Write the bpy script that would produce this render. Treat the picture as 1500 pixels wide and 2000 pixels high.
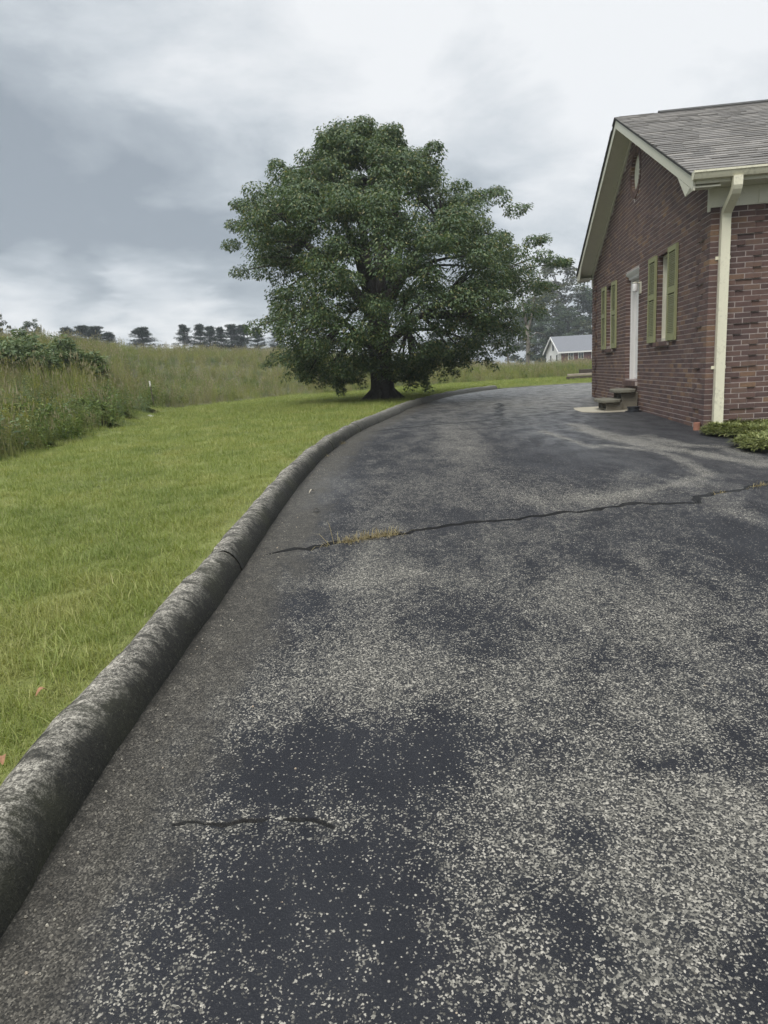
import bpy, bmesh, math, random
import numpy as np
from mathutils import Vector, Matrix, geometry, noise as mnoise

for o in list(bpy.data.objects):
    bpy.data.objects.remove(o)
random.seed(7)
rng = np.random.default_rng(11)
S = bpy.context.scene
COL = S.collection

# ------------------------------------------------------------------ camera
F_PX, TILT, ROLL = 1328.0, 0.20173, 0.05738
CAM_Z = 0.0                                   # world heights are measured from the camera
FWD = Vector((0, math.cos(TILT), -math.sin(TILT)))
UP0 = Vector((0, math.sin(TILT), math.cos(TILT)))
RT = math.cos(ROLL) * Vector((1, 0, 0)) - math.sin(ROLL) * UP0
UP = math.sin(ROLL) * Vector((1, 0, 0)) + math.cos(ROLL) * UP0
cam_d = bpy.data.cameras.new('camera')
cam = bpy.data.objects.new('camera', cam_d)
COL.objects.link(cam)
cam_d.sensor_fit = 'VERTICAL'
cam_d.sensor_height = 36.0
cam_d.lens = F_PX / 2000 * 36.0
cam_d.clip_start = 0.05
cam_d.clip_end = 5000
m = Matrix((RT, UP, -FWD)).transposed().to_4x4()
cam.matrix_world = m
S.camera = cam

# ------------------------------------------------------------------ exposure
S.view_settings.view_transform = 'Standard'
S.view_settings.look = 'None'
S.view_settings.exposure = 1.0
S.view_settings.gamma = 1.0
S.view_settings.use_curve_mapping = False
S.render.engine = 'CYCLES'
S.cycles.max_bounces = 6
S.cycles.transparent_max_bounces = 4

# ------------------------------------------------------------------ sun (overcast: very soft)
SUN_EL, SUN_AZ = math.radians(52), math.radians(-150)   # azimuth measured from +Y to +X
sun_d = bpy.data.lights.new('sun', 'SUN')
sun_d.energy = 1.5
sun_d.angle = math.radians(35)
sun_d.color = (1.0, 0.96, 0.9)
sun = bpy.data.objects.new('sun', sun_d)
COL.objects.link(sun)
sdir = Vector((math.sin(SUN_AZ) * math.cos(SUN_EL), math.cos(SUN_AZ) * math.cos(SUN_EL), math.sin(SUN_EL)))
sun.rotation_euler = sdir.to_track_quat('Z', 'Y').to_euler()


def ray(px, py):
    return FWD + RT * ((px - 750) / F_PX) + UP * ((1000 - py) / F_PX)


# ------------------------------------------------------------------ world: overcast sky
W = bpy.data.worlds.new('World')
S.world = W
W.use_nodes = True
wt = W.node_tree
wt.nodes.clear()


def N(t, typ, loc=None, **kw):
    n = t.nodes.new(typ)
    for k, v in kw.items():
        if k.startswith('i_'):
            key = k[2:]
            n.inputs[int(key) if key.isdigit() else key].default_value = v
        else:
            setattr(n, k, v)
    return n


def L(t, a, b):
    t.links.new(a, b)


def math_node(t, op, a, b=None, clamp=False):
    n = t.nodes.new('ShaderNodeMath')
    n.operation = op
    n.use_clamp = clamp
    for i, x in enumerate((a, b)):
        if x is None:
            continue
        if isinstance(x, (int, float)):
            n.inputs[i].default_value = x
        else:
            t.links.new(x, n.inputs[i])
    return n.outputs[0]


def maprange(t, v, a, b, c=0.0, d=1.0, smooth=False):
    n = t.nodes.new('ShaderNodeMapRange')
    if smooth:
        n.interpolation_type = 'SMOOTHSTEP'
    t.links.new(v, n.inputs[0])
    for i, x in enumerate((a, b, c, d)):
        n.inputs[i + 1].default_value = x
    return n.outputs[0]


def noise_node(t, vec, scale, detail=4, rough=0.55, dist=0.0, col=False):
    n = t.nodes.new('ShaderNodeTexNoise')
    n.inputs['Scale'].default_value = scale
    n.inputs['Detail'].default_value = detail
    n.inputs['Roughness'].default_value = rough
    n.inputs['Distortion'].default_value = dist
    if vec is not None:
        t.links.new(vec, n.inputs['Vector'])
    return n.outputs['Color' if col else 'Fac']


def ramp(t, fac, stops):
    n = t.nodes.new('ShaderNodeValToRGB')
    cr = n.color_ramp
    while len(cr.elements) < len(stops):
        cr.elements.new(0.5)
    for e, (p, c) in zip(cr.elements, stops):
        e.position = p
        e.color = (*c, 1)
    t.links.new(fac, n.inputs[0])
    return n.outputs[0]


def mixrgb(t, fac, a, b, blend='MIX'):
    n = t.nodes.new('ShaderNodeMix')
    n.data_type = 'RGBA'
    n.blend_type = blend
    for sock, x in ((n.inputs[0], fac), (n.inputs[6], a), (n.inputs[7], b)):
        if isinstance(x, (int, float)):
            sock.default_value = x
        elif isinstance(x, (tuple, list)):
            sock.default_value = (*x, 1) if len(x) == 3 else x
        else:
            t.links.new(x, sock)
    return n.outputs[2]


tc = N(wt, 'ShaderNodeTexCoord')
sky = N(wt, 'ShaderNodeTexSky', sky_type='NISHITA', sun_disc=False)
sky.sun_elevation = SUN_EL
sky.sun_rotation = SUN_AZ
D = tc.outputs['Generated']
sep = N(wt, 'ShaderNodeSeparateXYZ')
L(wt, D, sep.inputs[0])
zc = math_node(wt, 'MAXIMUM', sep.outputs[2], 0.0)
den = math_node(wt, 'ADD', zc, 0.22)
inv = math_node(wt, 'DIVIDE', 1.0, den)
pl = N(wt, 'ShaderNodeVectorMath', operation='SCALE')
L(wt, D, pl.inputs[0])
L(wt, inv, pl.inputs['Scale'])
n1 = noise_node(wt, pl.outputs[0], 0.8, 7, 0.58, 0.3)
n2 = noise_node(wt, pl.outputs[0], 2.3, 8, 0.62, 0.25)
# ragged direction for the broad light and dark banks of cloud
nw = noise_node(wt, pl.outputs[0], 1.3, 4, 0.6, 0.3, col=True)
off = N(wt, 'ShaderNodeVectorMath', operation='MULTIPLY_ADD')
L(wt, nw, off.inputs[0])
off.inputs[1].default_value = (0.34, 0.34, 0.2)
off.inputs[2].default_value = (-0.17, -0.17, -0.1)
dd = N(wt, 'ShaderNodeVectorMath', operation='ADD')
L(wt, D, dd.inputs[0])
L(wt, off.outputs[0], dd.inputs[1])
dn = N(wt, 'ShaderNodeVectorMath', operation='NORMALIZE')
L(wt, dd.outputs[0], dn.inputs[0])
B = maprange(wt, n1, 0.3, 0.7, 0.40, 0.74)
B = math_node(wt, 'ADD', B, maprange(wt, n2, 0.3, 0.7, -0.26, 0.26))
BANKS = [(120, 40, 9, -.12), (180, 450, 8, -.50), (430, 420, 6, -.34), (0, 450, 6, -.22), (700, 480, 8, -.2), (330, 610, 4, .62),
         (60, 590, 4, .66), (560, 120, 9, .14), (1000, 330, 7, -.25), (1070, 470, 4, .40), (1330, 40, 11, .34), (1000, 100, 9, .2),
         (-500, 300, 14, -.3), (2100, 400, 14, -.25), (-900, 900, 14, .2)]
for px, py, rdeg, amt in BANKS:
    dv = ray(px, py).normalized()
    dot = N(wt, 'ShaderNodeVectorMath', operation='DOT_PRODUCT')
    L(wt, dn.outputs[0], dot.inputs[0])
    dot.inputs[1].default_value = dv
    v = maprange(wt, dot.outputs['Value'], math.cos(math.radians(rdeg * 1.5)), 1.0, 0.0, amt, smooth=True)
    B = math_node(wt, 'ADD', B, v)
cl = ramp(wt, B, [(0.0, (.156, .178, .202)), (0.35, (.230, .254, .277)), (0.6, (.325, .347, .367)), (1.0, (.468, .476, .484))])
zen = maprange(wt, sep.outputs[2], 0.42, 1.0, 1.0, 3.0, smooth=True)
zs = N(wt, 'ShaderNodeVectorMath', operation='SCALE')
L(wt, cl, zs.inputs[0])
L(wt, math_node(wt, 'MULTIPLY', zen, 10.0), zs.inputs['Scale'])
skc = mixrgb(wt, 0.96, sky.outputs[0], zs.outputs[0])
bg = N(wt, 'ShaderNodeBackground')
bg.inputs['Strength'].default_value = 0.1
L(wt, skc, bg.inputs['Color'])
wo = N(wt, 'ShaderNodeOutputWorld')
L(wt, bg.outputs[0], wo.inputs['Surface'])


# ================================================================== helpers
def tag(o, label=None, cat=None, group=None, kind=None):
    if label: o['label'] = label
    if cat: o['category'] = cat
    if group: o['group'] = group
    if kind: o['kind'] = kind
    return o


def empty(name, loc=(0, 0, 0), rz=0.0, parent=None):
    o = bpy.data.objects.new(name, None)
    o.empty_display_size = 0.2
    COL.objects.link(o)
    o.location = loc
    o.rotation_euler = (0, 0, rz)
    if parent: o.parent = parent
    return o


def mesh_obj(name, verts, faces, mat=None, parent=None, smooth=False, link=True):
    me = bpy.data.meshes.new(name)
    v = np.asarray(verts, dtype=np.float32)
    if isinstance(faces, np.ndarray):
        nv = faces.shape[1]
        me.vertices.add(len(v))
        me.vertices.foreach_set('co', v.ravel())
        me.loops.add(faces.size)
        me.loops.foreach_set('vertex_index', faces.ravel().astype(np.int32))
        me.polygons.add(len(faces))
        me.polygons.foreach_set('loop_start', np.arange(0, faces.size, nv, dtype=np.int32))
        me.polygons.foreach_set('loop_total', np.full(len(faces), nv, dtype=np.int32))
        me.update(calc_edges=True)
        me.validate()
    else:
        me.from_pydata([tuple(p) for p in v], [], faces)
        me.update()
    if smooth:
        me.polygons.foreach_set('use_smooth', [True] * len(me.polygons))
    if mat: me.materials.append(mat)
    o = bpy.data.objects.new(name, me)
    if link: COL.objects.link(o)
    if parent: o.parent = parent
    return o


def inst(name, me, parent=None, loc=(0, 0, 0), rot=(0, 0, 0), scale=(1, 1, 1)):
    o = bpy.data.objects.new(name, me)
    COL.objects.link(o)
    o.location = loc
    o.rotation_euler = rot
    o.scale = scale
    if parent: o.parent = parent
    return o


class MB:
    def __init__(s):
        s.v, s.f = [], []

    def add(s, vs, fs):
        b = len(s.v)
        s.v += [tuple(p) for p in vs]
        s.f += [tuple(i + b for i in f) for f in fs]
        return s

    def box(s, x0, x1, y0, y1, z0, z1):
        vs = [(x0, y0, z0), (x1, y0, z0), (x1, y1, z0), (x0, y1, z0), (x0, y0, z1), (x1, y0, z1), (x1, y1, z1), (x0, y1, z1)]
        return s.add(vs, [(0, 3, 2, 1), (4, 5, 6, 7), (0, 1, 5, 4), (1, 2, 6, 5), (2, 3, 7, 6), (3, 0, 4, 7)])

    def prism(s, poly, axis, a, b):
        """poly: 2D points; extruded along axis ('x': poly=(y,z); 'y': (x,z); 'z': (x,y))"""
        def P(p, t):
            return {'x': (t, p[0], p[1]), 'y': (p[0], t, p[1]), 'z': (p[0], p[1], t)}[axis]
        n = len(poly)
        vs = [P(p, a) for p in poly] + [P(p, b) for p in poly]
        fs = [tuple(range(n))[::-1], tuple(range(n, 2 * n))] + [(i, (i + 1) % n, n + (i + 1) % n, n + i) for i in range(n)]
        return s.add(vs, fs)

    def tube(s, pts, rad, k=8, cap=True):
        pts = [Vector(p) for p in pts]
        rad = rad if isinstance(rad, (list, tuple)) else [rad] * len(pts)
        b = len(s.v)
        up = Vector((0.31, 0.17, 0.93))
        for i, p in enumerate(pts):
            d = (pts[min(i + 1, len(pts) - 1)] - pts[max(i - 1, 0)]).normalized()
            a = d.cross(up)
            if a.length < 1e-3: a = d.cross(Vector((1, 0, 0)))
            a.normalize()
            c = a.cross(d)
            for j in range(k):
                t = 2 * math.pi * j / k
                s.v.append(tuple(p + rad[i] * (math.cos(t) * a + math.sin(t) * c)))
        for i in range(len(pts) - 1):
            for j in range(k):
                s.f.append((b + i * k + j, b + i * k + (j + 1) % k, b + (i + 1) * k + (j + 1) % k, b + (i + 1) * k + j))
        if cap:
            s.f.append(tuple(range(b, b + k))[::-1])
            s.f.append(tuple(range(b + (len(pts) - 1) * k, b + len(pts) * k)))
        return s

    def lathe(s, prof, cx=0, cy=0, k=20):
        b = len(s.v)
        for r, z in prof:
            for j in range(k):
                t = 2 * math.pi * j / k
                s.v.append((cx + r * math.cos(t), cy + r * math.sin(t), z))
        for i in range(len(prof) - 1):
            for j in range(k):
                s.f.append((b + i * k + j, b + i * k + (j + 1) % k, b + (i + 1) * k + (j + 1) % k, b + (i + 1) * k + j))
        s.f.append(tuple(range(b, b + k))[::-1])
        s.f.append(tuple(range(b + (len(prof) - 1) * k, b + len(prof) * k)))
        return s

    def build(s, name, mat=None, parent=None, smooth=False, bevel=0.0):
        o = mesh_obj(name, s.v, s.f, mat, parent, smooth)
        if bevel:
            bm = bmesh.new()
            bm.from_mesh(o.data)
            bmesh.ops.bevel(bm, geom=bm.edges[:], offset=bevel, segments=1, affect='EDGES', clamp_overlap=True)
            bm.to_mesh(o.data)
            bm.free()
        return o


# ------------------------------------------------------------------ material helpers
def new_mat(name):
    mt = bpy.data.materials.new(name)
    mt.use_nodes = True
    t = mt.node_tree
    t.nodes.clear()
    out = N(t, 'ShaderNodeOutputMaterial')
    p = N(t, 'ShaderNodeBsdfPrincipled')
    L(t, p.outputs[0], out.inputs['Surface'])
    return mt, t, p, out


def setp(p, **kw):
    for k, v in kw.items():
        p.inputs[k].default_value = v


def bump(t, p, h, strength, dist=0.01):
    b = N(t, 'ShaderNodeBump')
    b.inputs['Strength'].default_value = strength
    b.inputs['Distance'].default_value = dist
    L(t, h, b.inputs['Height'])
    L(t, b.outputs[0], p.inputs['Normal'])


def pos_node(t):
    return N(t, 'ShaderNodeNewGeometry').outputs['Position']


def obj_coord(t):
    return N(t, 'ShaderNodeTexCoord').outputs['Object']


def painted(name, base, rough=0.5, var=0.06, dirt=0.25, dirt_col=(.16, .15, .11), scale=6.0):
    mt, t, p, out = new_mat(name)
    co = pos_node(t)
    n = noise_node(t, co, scale, 5, 0.6)
    f = noise_node(t, co, scale * 9, 3, 0.6)
    c1 = tuple(x * (1 - var) for x in base)
    c2 = tuple(min(1, x * (1 + var)) for x in base)
    c = ramp(t, n, [(0.3, c1), (0.7, c2)])
    g = maprange(t, math_node(t, 'MULTIPLY', n, f), 0.28, 0.42, 0.0, dirt)
    c = mixrgb(t, g, c, dirt_col)
    L(t, c, p.inputs['Base Color'])
    setp(p, Roughness=rough)
    bump(t, p, f, 0.12, 0.004)
    return mt


def leaf_mat(name, cols, rough=0.5, transl=0.3, loc_scale=0.0, loc_cols=None, spec=0.35, lmix=0.5):
    mt, t, p, out = new_mat(name)
    g = N(t, 'ShaderNodeNewGeometry')
    oi = N(t, 'ShaderNodeObjectInfo')
    r = math_node(t, 'FRACT', math_node(t, 'ADD', g.outputs['Random Per Island'], oi.outputs['Random']))
    c = ramp(t, r, cols)
    if loc_cols:
        nn = noise_node(t, oi.outputs['Location'], loc_scale, 3, 0.55)
        rr = math_node(t, 'ADD', nn, math_node(t, 'MULTIPLY', math_node(t, 'SUBTRACT', oi.outputs['Random'], 0.5), 0.16))
        c2 = ramp(t, rr, loc_cols)
        c = mixrgb(t, lmix, c, c2)
    L(t, c, p.inputs['Base Color'])
    setp(p, Roughness=rough)
    p.inputs['Specular IOR Level'].default_value = spec
    tr = N(t, 'ShaderNodeBsdfTranslucent')
    L(t, mixrgb(t, 1.0, c, (1.0, 1.0, 0.6), 'MULTIPLY'), tr.inputs['Color'])
    mx = N(t, 'ShaderNodeMixShader')
    mx.inputs[0].default_value = transl
    L(t, p.outputs[0], mx.inputs[1])
    L(t, tr.outputs[0], mx.inputs[2])
    L(t, mx.outputs[0], out.inputs['Surface'])
    return mt


# ================================================================== ground model
def zr(y):
    return -0.88 - 0.52 * np.exp(-np.maximum(y, -4.0) / 6.0)


KP = [(-0.97, -9), (-0.97, -6), (-0.97, -3), (-0.97, 0), (-0.97, 1.5), (-0.965, 2.1), (-0.93, 2.8), (-0.90, 3.4), (-0.87, 4.2), (-0.84, 5.4), (-0.79, 6.9), (-0.66, 8.9),
      (-0.32, 11.5), (0.05, 13.3), (0.42, 15.1), (1.05, 18.2), (2.35, 22.6), (3.7, 25.8), (5.0, 27.5), (6.8, 28.5), (8.7, 28.5),
      (12, 27.8), (18, 26), (30, 22)]


def catmull(P, n=10):
    P = [np.array(p, float) for p in P]
    out = []
    for i in range(len(P) - 1):
        p0, p1, p2, p3 = P[max(i - 1, 0)], P[i], P[i + 1], P[min(i + 2, len(P) - 1)]
        for k in range(n):
            t = k / n
            out.append(0.5 * (2 * p1 + (p2 - p0) * t + (2 * p0 - 5 * p1 + 4 * p2 - p3) * t * t + (3 * p1 - p0 - 3 * p2 + p3) * t ** 3))
    out.append(P[-1])
    return np.array(out)


def resample(P, step):
    d = np.r_[0, np.cumsum(np.linalg.norm(np.diff(P, axis=0), axis=1))]
    n = max(2, int(d[-1] / step))
    t = np.linspace(0, d[-1], n)
    return np.c_[np.interp(t, d, P[:, 0]), np.interp(t, d, P[:, 1])]


KPATH = resample(catmull(KP), 0.25)


def sdist(P, path=KPATH):
    """signed distance to the road's left edge, positive on the road side; and arc index"""
    P = np.asarray(P, float)
    best = np.full(len(P), 1e9)
    sg = np.ones(len(P))
    A, Bv = path[:-1], path[1:]
    AB = Bv - A
    L2 = (AB ** 2).sum(1)
    for i in range(0, len(P), 2000):
        q = P[i:i + 2000]
        AP = q[:, None, :] - A[None]
        t = np.clip((AP * AB[None]).sum(2) / L2, 0, 1)
        d = np.linalg.norm(AP - t[..., None] * AB[None], axis=2)
        j = d.argmin(1)
        r = np.arange(len(q))
        best[i:i + 2000] = d[r, j]
        cr = AB[j, 0] * AP[r, j, 1] - AB[j, 1] * AP[r, j, 0]
        sg[i:i + 2000] = np.where(cr < 0, 1, -1)
    return best * sg


WEED = [(-75, 6), (-50, 7.5), (-38, 8.8), (-29.2, 10.7), (-22.4, 14.6), (-17, 26.5), (-13.5, 29.5), (-9, 31.2), (-2, 31.5), (4, 35.2), (11, 37.5), (16, 38), (30, 38), (60, 40)]


def weed_r(az):
    return np.interp(np.degrees(az), [a for a, _ in WEED], [r for _, r in WEED])


def ground(x, y):
    """lawn, meadow and hill height (left of and beyond the drive)"""
    x = np.asarray(x, float)
    y = np.asarray(y, float)
    r = np.hypot(x, y)
    az = np.arctan2(x, y)
    base = zr(np.clip(y, -4, 60)) + 0.10
    left = np.clip(-0.9 - x, 0, 7)
    base = base - 0.012 * left
    A = np.interp(np.degrees(az), [-90, -35, -25, -15, -8, -3, 2, 6, 12, 25, 90], [3.5, 3.5, 3.65, 3.4, 3.1, 2.2, 1.15, .75, 0.12, 0.1, 0.1])
    dw = np.clip((r - weed_r(az)) / 36.0, 0, 1)
    h = A * (0.35 * dw * dw * (3 - 2 * dw) + 0.65 * np.sin(dw * math.pi / 2))
    back = np.clip((r - 95) / 60.0, 0, 1)
    h = h * (1 - 0.35 * back)
    und = 0.12 * np.sin(x * 0.31 + 1.1) * np.sin(y * 0.23) * np.clip((r - weed_r(az)) / 8, 0, 1)
    return base + h + und


def gz(x, y):
    return float(ground(np.array([x]), np.array([y]))[0])


def rz_(x, y):
    return float(zr(np.array([y]))[0])


def hit(px, py, fn=rz_, dz=0.0):
    """where the sight line through a point of the photograph meets a ground surface"""
    d = ray(px, py)
    s, lo = 0.3, 0.0
    while s < 300:
        p = d * s
        if p.z < fn(p.x, p.y) + dz: break
        lo = s
        s *= 1.01
    hi = s
    for _ in range(30):
        mm = (lo + hi) / 2
        p = d * mm
        if p.z < fn(p.x, p.y) + dz: hi = mm
        else: lo = mm
    return d * hi


def at(px, py, Y):
    d = ray(px, py)
    return d * (Y / d.y)


def project(P):
    P = Vector(P)
    d = P.dot(FWD)
    return 750 + F_PX * P.dot(RT) / d, 1000 - F_PX * P.dot(UP) / d


# ================================================================== materials
# --- asphalt -------------------------------------------------------
def asphalt_material():
    mt, t, p, out = new_mat('asphalt')
    co = pos_node(t)
    kd = N(t, 'ShaderNodeAttribute', attribute_name='kd').outputs['Fac']
    wear_sheen = N(t, 'ShaderNodeAttribute', attribute_name='wear_sheen').outputs['Fac']
    crack = N(t, 'ShaderNodeAttribute', attribute_name='crack').outputs['Fac']
    shine = N(t, 'ShaderNodeAttribute', attribute_name='damp').outputs['Fac']
    # stretched noise: brushed sealcoat wears along the drive
    mp = N(t, 'ShaderNodeMapping')
    mp.inputs['Scale'].default_value = (1.0, 0.45, 1.0)
    L(t, co, mp.inputs[0])
    mp2 = N(t, 'ShaderNodeMapping')
    mp2.inputs['Scale'].default_value = (1.5, 0.7, 1.0)
    L(t, co, mp2.inputs[0])
    big = noise_node(t, mp2.outputs[0], 1.1, 8, 0.68, 0.4)
    mid = noise_node(t, mp.outputs[0], 4.2, 5, 0.65, 0.3)
    fine = noise_node(t, co, 19, 5, 0.7)
    grit = noise_node(t, co, 260, 2, 0.6)
    # wear amount 0..1, painted far-end sheen included
    w = math_node(t, 'ADD', math_node(t, 'MULTIPLY', wear_sheen, 0.78), maprange(t, big, 0.35, 0.7, -0.16, 0.18))
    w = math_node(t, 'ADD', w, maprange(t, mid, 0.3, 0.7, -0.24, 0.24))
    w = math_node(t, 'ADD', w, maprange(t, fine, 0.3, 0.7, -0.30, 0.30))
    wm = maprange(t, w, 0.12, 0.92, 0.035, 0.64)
    # aggregate stones
    v = N(t, 'ShaderNodeTexVoronoi', feature='F1')
    v.inputs['Scale'].default_value = 124
    v.inputs['Randomness'].default_value = 1.0
    L(t, co, v.inputs['Vector'])
    vs = N(t, 'ShaderNodeSeparateColor')
    L(t, v.outputs['Color'], vs.inputs[0])
    v2 = N(t, 'ShaderNodeTexVoronoi', feature='F1')
    v2.inputs['Scale'].default_value = 210
    L(t, co, v2.inputs['Vector'])
    vs2 = N(t, 'ShaderNodeSeparateColor')
    L(t, v2.outputs['Color'], vs2.inputs[0])
    s1 = math_node(t, 'LESS_THAN', vs.outputs[0], math_node(t, 'MULTIPLY', wm, 0.95))
    shape = maprange(t, math_node(t, 'ADD', v.outputs['Distance'], math_node(t, 'MULTIPLY', grit, 0.35)), 0.42, 0.68, 1.0, 0.0)
    s1 = math_node(t, 'MULTIPLY', s1, shape)
    s2 = math_node(t, 'LESS_THAN', vs2.outputs[0], math_node(t, 'MULTIPLY', wm, 0.8))
    stone = math_node(t, 'MAXIMUM', s1, math_node(t, 'MULTIPLY', s2, 0.85))
    scol = ramp(t, vs.outputs[1], [(0.0, (.06, .057, .05)), (0.3, (.14, .132, .112)), (0.7, (.245, .23, .195)), (1.0, (.42, .39, .33))])
    tint = ramp(t, mid, [(0.3, (.0090, .0097, .0130)), (0.7, (.0165, .0174, .0212))])
    tint = mixrgb(t, maprange(t, grit, 0.56, 0.72, 0.0, 0.55), tint, (.055, .054, .054))
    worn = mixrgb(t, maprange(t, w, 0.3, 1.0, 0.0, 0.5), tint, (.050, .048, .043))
    c = mixrgb(t, stone, worn, scol)
    # raw brown-grey edge along the kerb where the sealcoat never reached
    e = maprange(t, math_node(t, 'ADD', kd, maprange(t, mid, 0.3, 0.7, -0.13, 0.13)), 0.16, 0.46, 1.0, 0.0, smooth=True)
    ecol = ramp(t, math_node(t, 'ADD', math_node(t, 'MULTIPLY', vs2.outputs[1], 0.6), math_node(t, 'MULTIPLY', fine, 0.5)),
                [(0.2, (.014, .013, .011)), (0.5, (.036, .033, .027)), (0.75, (.085, .077, .063)), (0.95, (.22, .20, .165))])
    c = mixrgb(t, math_node(t, 'MULTIPLY', e, 0.88), c, ecol)
    gutter = maprange(t, math_node(t, 'ADD', kd, maprange(t, fine, 0.3, 0.7, -0.03, 0.03)), 0.0, 0.07, 0.7, 0.0)
    c = mixrgb(t, gutter, c, (.022, .020, .016))
    c = mixrgb(t, maprange(t, math_node(t, 'ADD', crack, maprange(t, fine, 0.3, 0.7, -0.15, 0.15)), 0.2, 0.45, 0.0, 0.94), c, (.006, .006, .006))
    L(t, c, p.inputs['Base Color'])
    damp = math_node(t, 'MULTIPLY', shine, maprange(t, mid, 0.36, 0.6, 0.3, 1.0))
    rgh = math_node(t, 'SUBTRACT', maprange(t, stone, 0, 1, 0.66, 0.85), math_node(t, 'MULTIPLY', damp, 0.24))
    L(t, rgh, p.inputs['Roughness'])
    L(t, math_node(t, 'ADD', math_node(t, 'MULTIPLY', damp, 0.78), 0.22), p.inputs['Specular IOR Level'])
    h = math_node(t, 'ADD', math_node(t, 'MULTIPLY', stone, 0.6), math_node(t, 'ADD', math_node(t, 'MULTIPLY', v2.outputs['Distance'], -0.5), math_node(t, 'MULTIPLY', grit, 0.6)))
    h = math_node(t, 'ADD', h, math_node(t, 'MULTIPLY', v.outputs['Distance'], -0.5))
    h = math_node(t, 'MULTIPLY', h, math_node(t, 'SUBTRACT', 1.0, math_node(t, 'MULTIPLY', damp, 0.85)))
    bump(t, p, h, 0.55, 0.004)
    return mt


M_ASPH = asphalt_material()


def kerb_material():
    mt, t, p, out = new_mat('weathered_kerb')
    co = pos_node(t)
    u = N(t, 'ShaderNodeAttribute', attribute_name='u').outputs['Fac']      # 0 grass side .. 1 road side
    mp = N(t, 'ShaderNodeMapping')
    mp.inputs['Rotation'].default_value = (0, 0, 0.5)
    mp.inputs['Scale'].default_value = (1.3, 3.4, 1.5)
    L(t, co, mp.inputs[0])
    big = noise_node(t, mp.outputs[0], 3.6, 7, 0.72, 0.5)
    fine = noise_node(t, co, 60, 4, 0.7)
    grain = noise_node(t, co, 190, 2, 0.6)
    # bare grey crown, black algae and moss on the road-side face and on the grass edge
    crown = maprange(t, math_node(t, 'ADD', u, maprange(t, big, 0.25, 0.75, -0.32, 0.32)), 0.50, 0.72, 1.0, 0.0, smooth=True)
    edge = maprange(t, math_node(t, 'ADD', u, maprange(t, big, 0.25, 0.75, -0.16, 0.16)), 0.02, 0.24, 0.0, 1.0, smooth=True)
    lite = math_node(t, 'MULTIPLY', crown, edge)
    streak = maprange(t, big, 0.40, 0.58, 0.10, 1.0)
    lite = math_node(t, 'MULTIPLY', lite, streak)
    conc = ramp(t, math_node(t, 'ADD', math_node(t, 'MULTIPLY', fine, 0.55), math_node(t, 'MULTIPLY', grain, 0.45)),
                [(0.38, (.04, .036, .03)), (0.48, (.16, .148, .122)), (0.58, (.48, .445, .375))])
    alg = ramp(t, math_node(t, 'ADD', math_node(t, 'MULTIPLY', fine, 0.5), math_node(t, 'MULTIPLY', grain, 0.5)),
               [(0.38, (.006, .006, .004)), (0.53, (.016, .015, .010)), (0.62, (.042, .039, .028)), (0.70, (.22, .20, .155))])
    mossy = maprange(t, noise_node(t, co, 2.1, 4, 0.6), 0.48, 0.7, 0.0, 0.45)
    alg = mixrgb(t, mossy, alg, (.034, .035, .012))
    c = mixrgb(t, lite, alg, conc)
    far = N(t, 'ShaderNodeSeparateXYZ')
    L(t, co, far.inputs[0])
    clean = maprange(t, math_node(t, 'ADD', far.outputs[1], maprange(t, big, 0.3, 0.7, -2, 2)), 9.5, 15.0, 0.0, 0.6)
    c = mixrgb(t, clean, c, mixrgb(t, fine, (.09, .086, .072), (.26, .248, .215)))
    L(t, c, p.inputs['Base Color'])
    setp(p, Roughness=0.9)
    bump(t, p, math_node(t, 'ADD', math_node(t, 'MULTIPLY', grain, 0.7), fine), 0.8, 0.008)
    return mt


M_KERB = kerb_material()


def soil_material(name, cols, scale=2.0, detail_scale=40):
    mt, t, p, out = new_mat(name)
    co = pos_node(t)
    a = noise_node(t, co, scale, 5, 0.6)
    b = noise_node(t, co, detail_scale, 4, 0.7)
    c = ramp(t, math_node(t, 'ADD', math_node(t, 'MULTIPLY', a, 0.55), math_node(t, 'MULTIPLY', b, 0.45)), cols)
    L(t, c, p.inputs['Base Color'])
    setp(p, Roughness=0.95)
    bump(t, p, b, 0.7, 0.03)
    return mt


M_LAWN = soil_material('lawn_turf', [(0.30, (.05, .06, .017)), (0.5, (.155, .175, .045)), (0.7, (.245, .26, .075))], 0.8, 46)
M_FIELD = soil_material('field_soil', [(0.3, (.045, .05, .02)), (0.5, (.085, .085, .035)), (0.7, (.14, .125, .06))], 0.5, 14)
M_GRASS = leaf_mat('grass_blades', [(0.0, (.07, .105, .02)), (0.3, (.165, .215, .045)), (0.65, (.27, .315, .08)), (0.9, (.40, .42, .16)), (1.0, (.52, .46, .27))],
                   0.55, 0.35, 1.3, [(0.34, (.135, .19, .038)), (0.48, (.225, .275, .064)), (0.58, (.285, .315, .085)), (0.68, (.36, .345, .12))])
M_WEED = leaf_mat('meadow_grass', [(0.0, (.12, .145, .042)), (0.4, (.185, .21, .064)), (0.75, (.255, .265, .092)), (1.0, (.34, .32, .15))],
                  0.65, 0.3, 0.13, [(0.30, (.095, .145, .045)), (0.42, (.19, .225, .066)), (0.50, (.31, .305, .12)), (0.56, (.19, .16, .10)), (0.63, (.29, .31, .075)), (0.72, (.16, .21, .06))], lmix=0.72)
M_SEED = leaf_mat('seed_heads', [(0.0, (.22, .195, .11)), (0.6, (.31, .28, .17)), (1.0, (.41, .37, .25))], 0.8, 0.25)
M_GOLD = leaf_mat('goldenrod', [(0.0, (.16, .18, .03)), (0.5, (.26, .26, .04)), (1.0, (.36, .32, .05))], 0.7, 0.3)
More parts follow.
